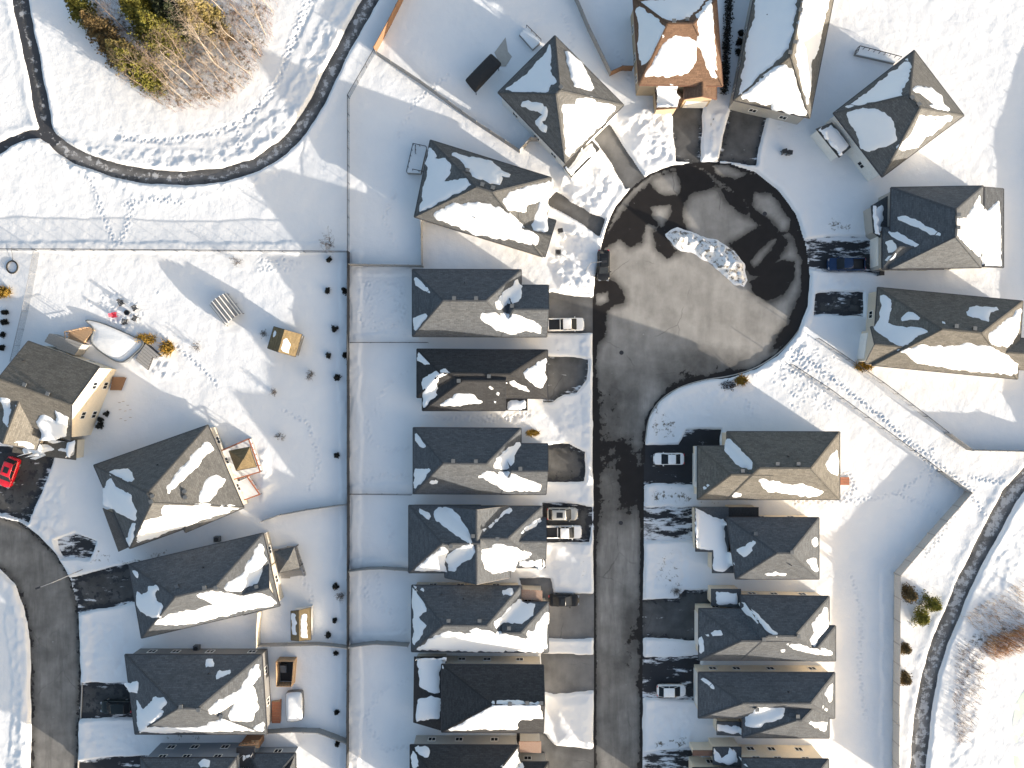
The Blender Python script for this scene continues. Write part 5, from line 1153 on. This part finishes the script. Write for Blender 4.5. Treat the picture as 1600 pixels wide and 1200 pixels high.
# ---------------------------------------------------------------- sheds, gazebos, decks
tS = (140, 400, 4.4444)
def small(label, name, cat, wing, z, roofm, wallm, snow=(), solid=True, pitch=.6, g=(True, True), posts='wood_brown', group=None):
    W_ = Wing(*wing[:2], z, pitch=pitch, g1=g[0], g2=g[1]); c = (W_.a + W_.b + W_.c + W_.d) / 4; org = (c.x, c.y, 0); root = thing(name, label, cat, org, 0, group)
    m2 = MB(); W_.roof(m2, .08); rf = m2.build('roof', [roofm, 'trim_dark'], root, org); m2 = MB(); W_.gutter(m2, .1, .06); m2.build('eave_board', 'trim_dark', rf, org)
    if solid: m2 = MB(); W_.walls(m2, .2); m2.build('wall', wallm, root, org)
    else:
        for p in (W_.a, W_.b, W_.c, W_.d):
            q = p.lerp(Vector((c.x, c.y, p.z)), .1); m2 = MB(); m2.box((q.x, q.y, z / 2), (.13, .13, z)); m2.build('post', posts, root, org)
    for k, s in enumerate(snow): snow_patch(W_.tris, s, z, rf, org, .1, k)
    return root, org, W_
small('small gabled shed with brown sunlit roof in the open yard', 'garden_shed', 'shed', (T(tS, [(1345, 505), (1475, 545), (1430, 700), (1305, 672)])[0:0] or T(tS, [(1280, 490), (1235, 640), (1430, 700), (1475, 545)]), T(tS, [(1350, 512), (1305, 672)])), 2.3, 'shingle_tan', 'siding_dark', [T(tS, [(1325, 655), (1340, 580), (1365, 560), (1395, 620), (1385, 670)]), T(tS, [(1262, 570), (1290, 500), (1300, 540)])])
small('square dark gazebo with grey hip roof behind the long house', 'gazebo', 'gazebo', (T(tL3, [(1245, 310), (1400, 272), (1442, 440), (1280, 475)]), T(tL3, [(1345, 372), (1350, 371)])), 2.5, 'shingle_grey', 'wood_grey', solid=False, pitch=.7, g=(False, False), posts='metal_dark')
small('tan-roofed gazebo standing on the orange deck', 'gazebo', 'gazebo', (T(tL2, [(1140, 330), (1300, 285), (1355, 455), (1195, 470)]), T(tL2, [(1250, 388), (1255, 387)])), 2.5, 'shingle_tan', 'wood_grey', solid=False, pitch=.75, g=(False, False), posts='metal_dark')
small('narrow white-topped shed standing beside the board fence', 'garden_shed', 'shed', (T(tL3, [(1372, 775), (1375, 1002), (1530, 998), (1530, 745)]), T(tL3, [(1428, 780), (1428, 1000)])), 2.2, 'shingle_tan', 'siding_white', [T(tL3, [(1380, 790), (1415, 785), (1415, 990), (1385, 990)]), T(tL3, [(1445, 800), (1500, 790), (1505, 980), (1450, 985)])], pitch=.3)
# black soft-top gazebo behind the pyramid-roofed house
pl = chaikin(T((400, 0, 4), [(1308, 500), (1320, 485), (1455, 345), (1468, 335), (1480, 342), (1525, 385), (1535, 400), (1525, 415), (1385, 565), (1372, 578), (1358, 565), (1315, 512)]), 1); z = 2.4; c = P(755, 113, z); org = (*c, 0); root = thing('gazebo', 'black flat-topped gazebo canopy beside the stone patio', 'gazebo', org)
q = GPz(pl, z); m2 = MB(); loft(m2, [[(x, y, z - .2) for x, y in q], [(x, y, z) for x, y in q], [(c[0] + (x - c[0]) * .8, c[1] + (y - c[1]) * .8, z + .28) for x, y in q], [(c[0] + (x - c[0]) * .2, c[1] + (y - c[1]) * .2, z + .5) for x, y in q]]); m2.build('canopy', 'canvas_black', root, org)
for x, y in T((400, 0, 4), [(1330, 500), (1465, 355), (1515, 400), (1372, 555)]):
    m2 = MB(); X, Y = P(x, y, z); m2.box((X, Y, z / 2), (.1, .1, z)); m2.build('post', 'metal_dark', root, org)
m2 = MB(); m2.prism(GP(T((400, 0, 4), [(1490, 335), (1560, 240), (1575, 330), (1600, 360), (1560, 420), (1530, 420)])), .1, .34); struct(m2.build('stone_patio', 'concrete'))
# grey barrel-roofed greenhouse frame in the sunny yard
def arch_thing():
    org = (*P(354, 484, 1.0), .3); root = thing('arched_pergola', 'grey slatted arched shelter casting a long shadow in the open yard', 'pergola', org, math.radians(-52))
    L, Wd, hh = 4.0, 3.2, 1.85
    for k in range(15):
        a = math.pi * (k + .5) / 15; y = -math.cos(a) * Wd / 2; zz = .35 + math.sin(a) ** .7 * (hh - .35); m2 = MB()
        m2.tube([(-L / 2, y, zz), (L / 2, y, zz)], .11, 5); m2.build('slat', 'trim_white' if k % 2 else 'metal_grey', root)
    for xx in (-L / 2 + .1, 0, L / 2 - .1):
        m2 = MB(); m2.tube([(xx, -math.cos(math.pi * t / 10) * Wd / 2, (.0 if t in (0, 10) else .3) + math.sin(math.pi * t / 10) ** .7 * (hh - .38)) for t in range(11)], .05, 5); m2.build('hoop', 'metal_dark', root)
    m2 = MB(); n = 10
    for k in range(n):
        a, b = math.pi * k / n, math.pi * (k + 1) / n
        m2.add([(-L / 2 + .05, -math.cos(a) * Wd / 2 * .96, math.sin(a) ** .7 * (hh - .12)), (L / 2 - .05, -math.cos(a) * Wd / 2 * .96, math.sin(a) ** .7 * (hh - .12)), (L / 2 - .05, -math.cos(b) * Wd / 2 * .96, math.sin(b) ** .7 * (hh - .12)), (-L / 2 + .05, -math.cos(b) * Wd / 2 * .96, math.sin(b) ** .7 * (hh - .12))], [(0, 1, 2, 3)])
    m2.build('cover', 'concrete', root)
arch_thing()
# decks
def deck(label, pts, z, plank, railm, rails=(), ang=0.0, name='deck'):
    pl = GPz(pts, z); c = (sum(p[0] for p in pl) / len(pl), sum(p[1] for p in pl) / len(pl)); org = (*c, 0); root = thing(name, label, 'deck', org)
    m2 = MB(); m2.prism(pl, .1, z - .05); m2.build('frame', railm, root, org)
    u = Vector((math.cos(ang), math.sin(ang))); v = Vector((-u.y, u.x)); us = [Vector(p).dot(u) for p in pl]; vs_ = [Vector(p).dot(v) for p in pl]; w_ = .42
    k = min(vs_)
    while k < max(vs_) - .05:                                       # one board per strip, clipped to the outline
        vm = k + w_ / 2; xs = []
        for i in range(len(pl)):
            a, b = (us[i], vs_[i]), (us[(i + 1) % len(pl)], vs_[(i + 1) % len(pl)])
            if (a[1] > vm) != (b[1] > vm): xs.append(a[0] + (b[0] - a[0]) * (vm - a[1]) / (b[1] - a[1]))
        xs.sort()
        for i in range(0, len(xs) - 1, 2):
            p, q = u * xs[i] + v * vm, u * xs[i + 1] + v * vm; m2 = MB(); m2.bar((p.x, p.y, z), (q.x, q.y, z), w_ - .05, .045); m2.build('plank', plank, root, org)
        k += w_
    for a, b in rails:
        a, b = P(*a, z), P(*b, z); m2 = MB(); m2.bar((*a, z + .95), (*b, z + .95), .12, .07); m2.bar((*a, z + .2), (*b, z + .2), .05, .06)
        n = max(2, int(math.dist(a, b) / .5))
        for t in range(n + 1):
            X, Y = a[0] + (b[0] - a[0]) * t / n, a[1] + (b[1] - a[1]) * t / n; m2.box((X, Y, z + .45), (.05 if t % 4 else .11, .05 if t % 4 else .11, .9))
        m2.build('railing', railm, root, org)
    return root
def snowdeck(label, pts, z, rails, rm='metal_dark'):
    pl = GPz(pts, z); c = (sum(p[0] for p in pl) / len(pl), sum(p[1] for p in pl) / len(pl)); org = (*c, 0); root = thing('deck', label, 'deck', org)
    m2 = MB(); m2.prism(pl, .05, z - .02); m2.build('frame', 'wood_grey', root, org); m2 = MB(); m2.prism([(c[0] + (x - c[0]) * .97, c[1] + (y - c[1]) * .97) for x, y in pl], z - .02, z + .22); m2.build('snow_layer', 'roof_snow', root, org)
    for a, b in rails:
        a, b = P(*a, z), P(*b, z); m2 = MB(); m2.bar((*a, z + .95), (*b, z + .95), (.09 if rm == 'metal_dark' else .2), .07); n = max(2, int(math.dist(a, b) / .8))
        for t in range(n + 1): m2.box((a[0] + (b[0] - a[0]) * t / n, a[1] + (b[1] - a[1]) * t / n, z + .45), (.07, .07, .9))
        m2.build('railing', rm, root, org)
d2 = T(tL2, [(1090, 320), (1310, 225), (1400, 480), (1175, 545)])
snowdeck('snow-covered deck with orange railing under the tan-roofed gazebo', d2, .9, [(d2[0], d2[1]), (d2[1], d2[2]), (d2[2], d2[3])], 'wood_orange')
d3 = T(tL2, [(1210, 560), (1300, 520), (1395, 655), (1270, 700)]); snowdeck('snow-covered stair landing with orange railing beside the gazebo deck', d3, .5, [(d3[1], d3[2]), (d3[2], d3[3])], 'wood_orange')
d4 = T(tL3, [(1225, 300), (1415, 262), (1490, 490), (1300, 520)]); deck('grey deck under the dark gazebo', d4, .6, 'wood_grey', 'metal_grey', [(d4[1], d4[2])], 0)
d5 = T(tL1, [(535, 195), (690, 160), (735, 180), (640, 290), (540, 245)]); deck('new timber deck behind the cream-gabled house', d5, 1.0, 'wood_new', 'wood_new', [(d5[0], d5[1]), (d5[0], d5[4])], math.radians(-25))
d6 = T(tL1, [(1140, 280), (1265, 385), (1185, 395), (1150, 490), (1060, 400)]); deck('striped pergola-like slatted platform beside the snow-covered pool', d6, .9, 'wood_grey', 'metal_dark', [], math.radians(-40))
d7 = T(tL1, [(880, 545), (975, 550), (935, 650), (860, 640)]); deck('little brown side porch at the foot of the cream gable', d7, .8, 'wood_brown', 'wood_brown', [], 0)
d8 = T(tL4, [(1245, 500), (1315, 490), (1310, 650), (1245, 660)]); deck('orange timber steps between the house and the snow-covered pool', d8, .6, 'wood_orange', 'wood_new', [], 0)
d9 = T(tD12, [(1442, 490), (1510, 490), (1510, 545), (1442, 540)]); deck('little orange timber landing at the back of the tan-sloped bungalow', d9, .5, 'wood_orange', 'wood_new', [], 0)
d10 = T(tL4, [(1020, 800), (1150, 790), (1150, 845), (1020, 845)]); deck('timber balcony at the bottom edge beside the crowded patio', d10, 2.6, 'wood_new', 'wood_brown', [(d10[0], d10[1])], 0)
d11 = T(tL1, [(345, 270), (385, 205), (640, 290), (580, 375)]); deck('grey roofed lean-to behind the cream-gabled house', d11, 2.4, 'wood_grey', 'wood_grey', [], math.radians(-20), 'lean_to')
# raised round pool with dark liner edge behind the cream-gabled house: snow inside
pl = T(tL1, [(640, 90), (760, 110), (900, 165), (1030, 225), (1150, 270), (1020, 400), (930, 450), (760, 340), (690, 260), (740, 170)]); z = 1.0; q = chaikin(GPz(pl, z), 2); c = (sum(p[0] for p in q) / len(q), sum(p[1] for p in q) / len(q)); org = (*c, 0)
root = thing('above_ground_pool', 'snow-filled above-ground pool behind the cream-gabled house', 'pool', org)
m2 = MB(); inn = [(c[0] + (x - c[0]) * .95, c[1] + (y - c[1]) * .95) for x, y in q]
loft(m2, [[(x, y, .0) for x, y in q], [(x, y, z) for x, y in q], [(x, y, z) for x, y in inn], [(x, y, .5) for x, y in inn]], False); m2.build('wall', 'plastic_grey', root, org)
m2 = MB(); n = len(inn); loft(m2, [[(x, y, .72) for x, y in inn], [(c[0] + (x - c[0]) * .6, c[1] + (y - c[1]) * .6, .92) for x, y in inn]]); m2.build('snow_fill', 'roof_snow', root, org, True)
# timber hot-tub screen, open topped
pl = T(tL4, [(1275, 205), (1405, 205), (1390, 392), (1278, 390)]); z = 2.0; q = GPz(pl, z); c = (sum(p[0] for p in q) / 4, sum(p[1] for p in q) / 4); org = (*c, 0); root = thing('timber_screen', 'open-topped orange timber enclosure with a dark floor', 'enclosure', org)
for i in range(4):
    a, b = Vector(q[i]), Vector(q[(i + 1) % 4]); n = max(3, int((b - a).length / .45))
    for k in range(n):
        p, r = a.lerp(b, (k + .04) / n), a.lerp(b, (k + .96) / n); m2 = MB(); m2.bar((*p, z), (*r, z), .07, z); m2.build('board', 'wood_new', root, org)
m2 = MB(); m2.prism([(c[0] + (x - c[0]) * .9, c[1] + (y - c[1]) * .9) for x, y in q], .1, .45); m2.build('floor', 'canvas_black', root, org)
m2 = MB(); X, Y = P(*T(tL4, [(1330, 260)])[0], .9); m2.box((X, Y, .66), (.9, 1.2, .4)); m2.box((X, Y + .55, .95), (.9, .18, .6)); o = m2.build('lounge_chair', 'plastic_grey', None, (X, Y, .45)); tag(o, 'dark grey lounge chair inside the timber enclosure', 'chair')
# covered pool
pl = chaikin(T(tL4, [(1345, 445), (1360, 430), (1455, 425), (1471, 440), (1476, 625), (1460, 641), (1366, 653), (1350, 640)]), 1); z = 1.1; q = GPz(pl, z); c = (sum(p[0] for p in q) / len(q), sum(p[1] for p in q) / len(q)); org = (*c, 0); root = thing('covered_pool', 'snow-capped rectangular pool cover beside the timber enclosure', 'pool', org)
m2 = MB(); loft(m2, [[(x, y, 0) for x, y in q], [(x, y, z) for x, y in q]], True); m2.build('side', 'siding_dark', root, org)
m2 = MB(); loft(m2, [[(c[0] + (x - c[0]) * .97, c[1] + (y - c[1]) * .97, z) for x, y in q], [(c[0] + (x - c[0]) * .93, c[1] + (y - c[1]) * .93, z + .16) for x, y in q], [(c[0] + (x - c[0]) * .6, c[1] + (y - c[1]) * .6, z + .24) for x, y in q]]); m2.build('snow_cap', 'roof_snow', root, org, True)
# ---- garden chairs round the fire pit
def chair(px, py, ang, mat, label):
    x, y = P(px, py); z = gz(x, y) - .05; root = thing('garden_chair', label, 'chair', (x, y, z), math.radians(ang), 'garden chairs round the fire pit')
    m2 = MB()
    for k in range(4): m2.box((-.16 + k * .15, 0, .36 + k * .02), (.12, .54, .03))
    m2.build('seat', mat, root)
    m2 = MB()
    for k in range(5): m2.bar((-.24, -.22 + k * .11, .34), (-.56, -.22 + k * .11, 1.0), .085, .03)
    m2.build('backrest', mat, root)
    for s in (-1, 1):
        m2 = MB(); m2.box((.05, s * .34, .56), (.72, .14, .03)); m2.build('armrest', mat, root)
        for xx in (.32, -.3): m2 = MB(); m2.box((xx, s * .31, .27), (.09, .06, .56)); m2.build('leg', mat, root)
for a in ((193, 474, -60, 'plastic_dark', 'black garden chair at the top of the fire pit ring'), (214, 482, 210, 'plastic_dark', 'black garden chair at the upper right of the fire pit ring'), (182, 493, 10, 'plastic_red', 'red garden chair at the left of the fire pit ring'), (199, 503, 80, 'plastic_dark', 'black garden chair at the bottom of the fire pit ring'), (214, 498, 150, 'plastic_dark', 'black garden chair at the lower right of the fire pit ring')): chair(*a)
x, y = P(201, 489); m2 = MB(); loft(m2, [[(x + r * math.cos(a * .6283), y + r * math.sin(a * .6283), zz) for a in range(10)] for r, zz in ((.38, .15), (.42, .62), (.34, .62), (.3, .4))]); o = m2.build('fire_pit', 'metal_dark', None, (x, y, .15)); tag(o, 'small dark fire pit in the middle of the chair ring', 'fire pit')
# wheelie bins
def bin_(px, py, ang, label, z=.9):
    x, y = P(px, py, z * .6); g_ = gz(x, y) - .06; root = thing('wheelie_bin', label, 'bin', (x, y, g_), math.radians(ang), 'wheelie bins put out in the snow')
    m2 = MB(); loft(m2, [[(-.24, -.24, 0), (.24, -.24, 0), (.24, .24, 0), (-.24, .24, 0)], [(-.32, -.29, z), (.32, -.29, z), (.32, .29, z), (-.32, .29, z)]]); m2.build('bin_body', 'plastic_grey', root)
    m2 = MB(); m2.box((.02, 0, z + .04), (.74, .66, .07)); m2.box((-.36, 0, z - .02), (.07, .5, .05)); m2.build('lid', 'plastic_dark', root)
    for s in (-1, 1): m2 = MB(); m2.tube([(-.25, s * .3, .12), (-.25, s * .24, .12)], .12, 10); m2.build('wheel', 'rubber', root)
bin_(1224, 238, 15, 'left of the two dark bins in the north-east front yard'); bin_(1232, 240, -10, 'right of the two dark bins in the north-east front yard')
bin_(875, 362, 10, 'grey bin by the corner of the askew house garage')
bin_(1374, 428, 0, 'dark bin at the corner of the house with the blue pickup')
# street lamps
def lamp(label, px, py, h, ang, arm):
    x, y = P(px, py); root = thing('street_lamp', label, 'street lamp', (x, y, .1), math.radians(ang), 'street lamps'); m2 = MB()
    m2.tube([(0, 0, 0), (0, 0, h)], [.09, .055], 8); m2.build('pole', 'metal_grey', root)
    m2 = MB(); m2.tube([(0, 0, h - .1), (arm * .5, 0, h + .12), (arm, 0, h + .15)], .04, 6); m2.build('arm', 'metal_grey', root)
    m2 = MB(); m2.box((arm + .3, 0, h + .13), (.75, .28, .12)); m2.build('lamp_head', 'metal_dark', root)
lamp('street lamp whose arm reaches over the black car', 915, 424, 7.5, 5, 1.6)
lamp('street lamp leaning into the lower left street', 131, 889, 7.5, 200, 1.6)
# snow heaps shovelled up in the turning circle
tI = TS
pl = GP(T(tI, [(795, 420), (860, 392), (1000, 425), (1110, 470), (1200, 555), (1245, 660), (1210, 705), (1120, 655), (1045, 575), (950, 525), (840, 485)])); s_ = win(pl, 1.5); Xs, Ys = GX[s_], GY[s_]; dd = -sd(Xs, Ys, pl) + RAG[s_] * .8
Z = -.2 + .2 * sstep(-.5, .1, dd) + 1.3 * sstep(-.1, 1.7, dd) + (1.7 * (fbm(Xs * .8 - Ys * .6, Ys * .8 + Xs * .6, 1.5, 4, 14) - .5) + .6 * (vn(Xs * .8 - Ys * .6, Ys * .8 + Xs * .6, .6, 3) - .5)) * sstep(0, .8, dd); o = grid_mesh('snow_pile', Xs, Ys, Z, dd > -.6, {'dirt': np.clip(.46 * sstep(0, .5, dd) + .14 * (1 - sstep(.2, .9, dd)), 0, 1)}, 'snow'); tag(o, 'long ploughed snow heap curving across the turning circle', 'snow pile')
# manhole covers
for px, py in ((971, 551), (970, 817), (1195, 334)):
    x, y = P(px, py); m2 = MB(); m2.tube([(x, y, .002), (x, y, .012)], .34, 20); o = m2.build('manhole_cover', 'metal_dark', None, (x, y, 0)); tag(o, {551: 'round manhole cover on the street below the turning circle', 817: 'round manhole cover on the street beside the silver car', 334: 'round manhole cover near the east rim of the turning circle'}[py], 'manhole cover')
# condensers beside the houses
for px, py, lb in ((308, 1012, 'dark air-conditioner unit beside the lower left charcoal house'), (340, 842, 'dark air-conditioner unit in the gap above the long charcoal house'), (872, 425 - 30, 'grey utility box on the snow bank near the askew house')):
    x, y = P(px, py, .6); root = thing('condenser', lb, 'utility unit', (x, y, .2)); m2 = MB(); m2.box((0, 0, .45), (.85, .85, .9)); m2.build('case', 'plastic_grey', root); m2 = MB(); m2.tube([(0, 0, .9), (0, 0, .95)], .34, 14); m2.build('fan_guard', 'plastic_dark', root)
# bare garden stakes in the shaded yard, tyre swing hoop by the fence
x, y = P(22, 418); root = thing('hoop', 'dark ring standing in the snow near the left fence corner', 'hoop', (x, y, .3)); m2 = MB(); m2.tube([(.85 * math.cos(t * .3307), .95 * math.sin(t * .3307), .12) for t in range(20)], .12, 6); m2.build('ring', 'rubber', root); m2 = MB(); m2.tube([(0, .95, 0), (.1, 2.0, .25), (.0, 3.0, .3)], .03, 4); m2.build('strap', 'rubber', root)

# snow-buried decks with dark railings
q = T(tC1, [(90, 148), (200, 172), (150, 390), (35, 385)]); snowdeck('snow-covered deck with dark railing behind the askew house', q, .9, [(q[0], q[1]), (q[0], q[3]), T(tC1, [(85, 365), (190, 388)]), T(tC1, [(110, 160), (110, 225)])])
q = T(tT4, [(395, 80), (720, 165), (690, 195), (380, 125)]); snowdeck('snow-covered deck with grey railing behind the diamond-set house', q, .8, [(q[0], q[1]), (q[0], q[3])])
q = T(tT1, [(285, 215), (330, 175), (420, 265), (370, 310)]); snowdeck('snow-covered hot tub deck beside the pyramid-roofed house', q, .8, [(q[1], q[2])])
# plant stakes in the shaded yard
for k, (px, py) in enumerate([(190, 629), (196, 627), (203, 633), (191, 640), (199, 642), (207, 640), (192, 654), (199, 657), (207, 652)]):
    x, y = P(px, py); m2 = MB(); m2.tube([(x, y, .1), (x, y, .85)], .03, 5); m2.box((x, y, .82), (.16, .03, .03)); o = m2.build('garden_stake', 'wood_brown', None, (x, y, .1)); tag(o, 'thin brown garden stake in the shaded bed beside the cream-gabled house', 'stake', 'garden stakes')
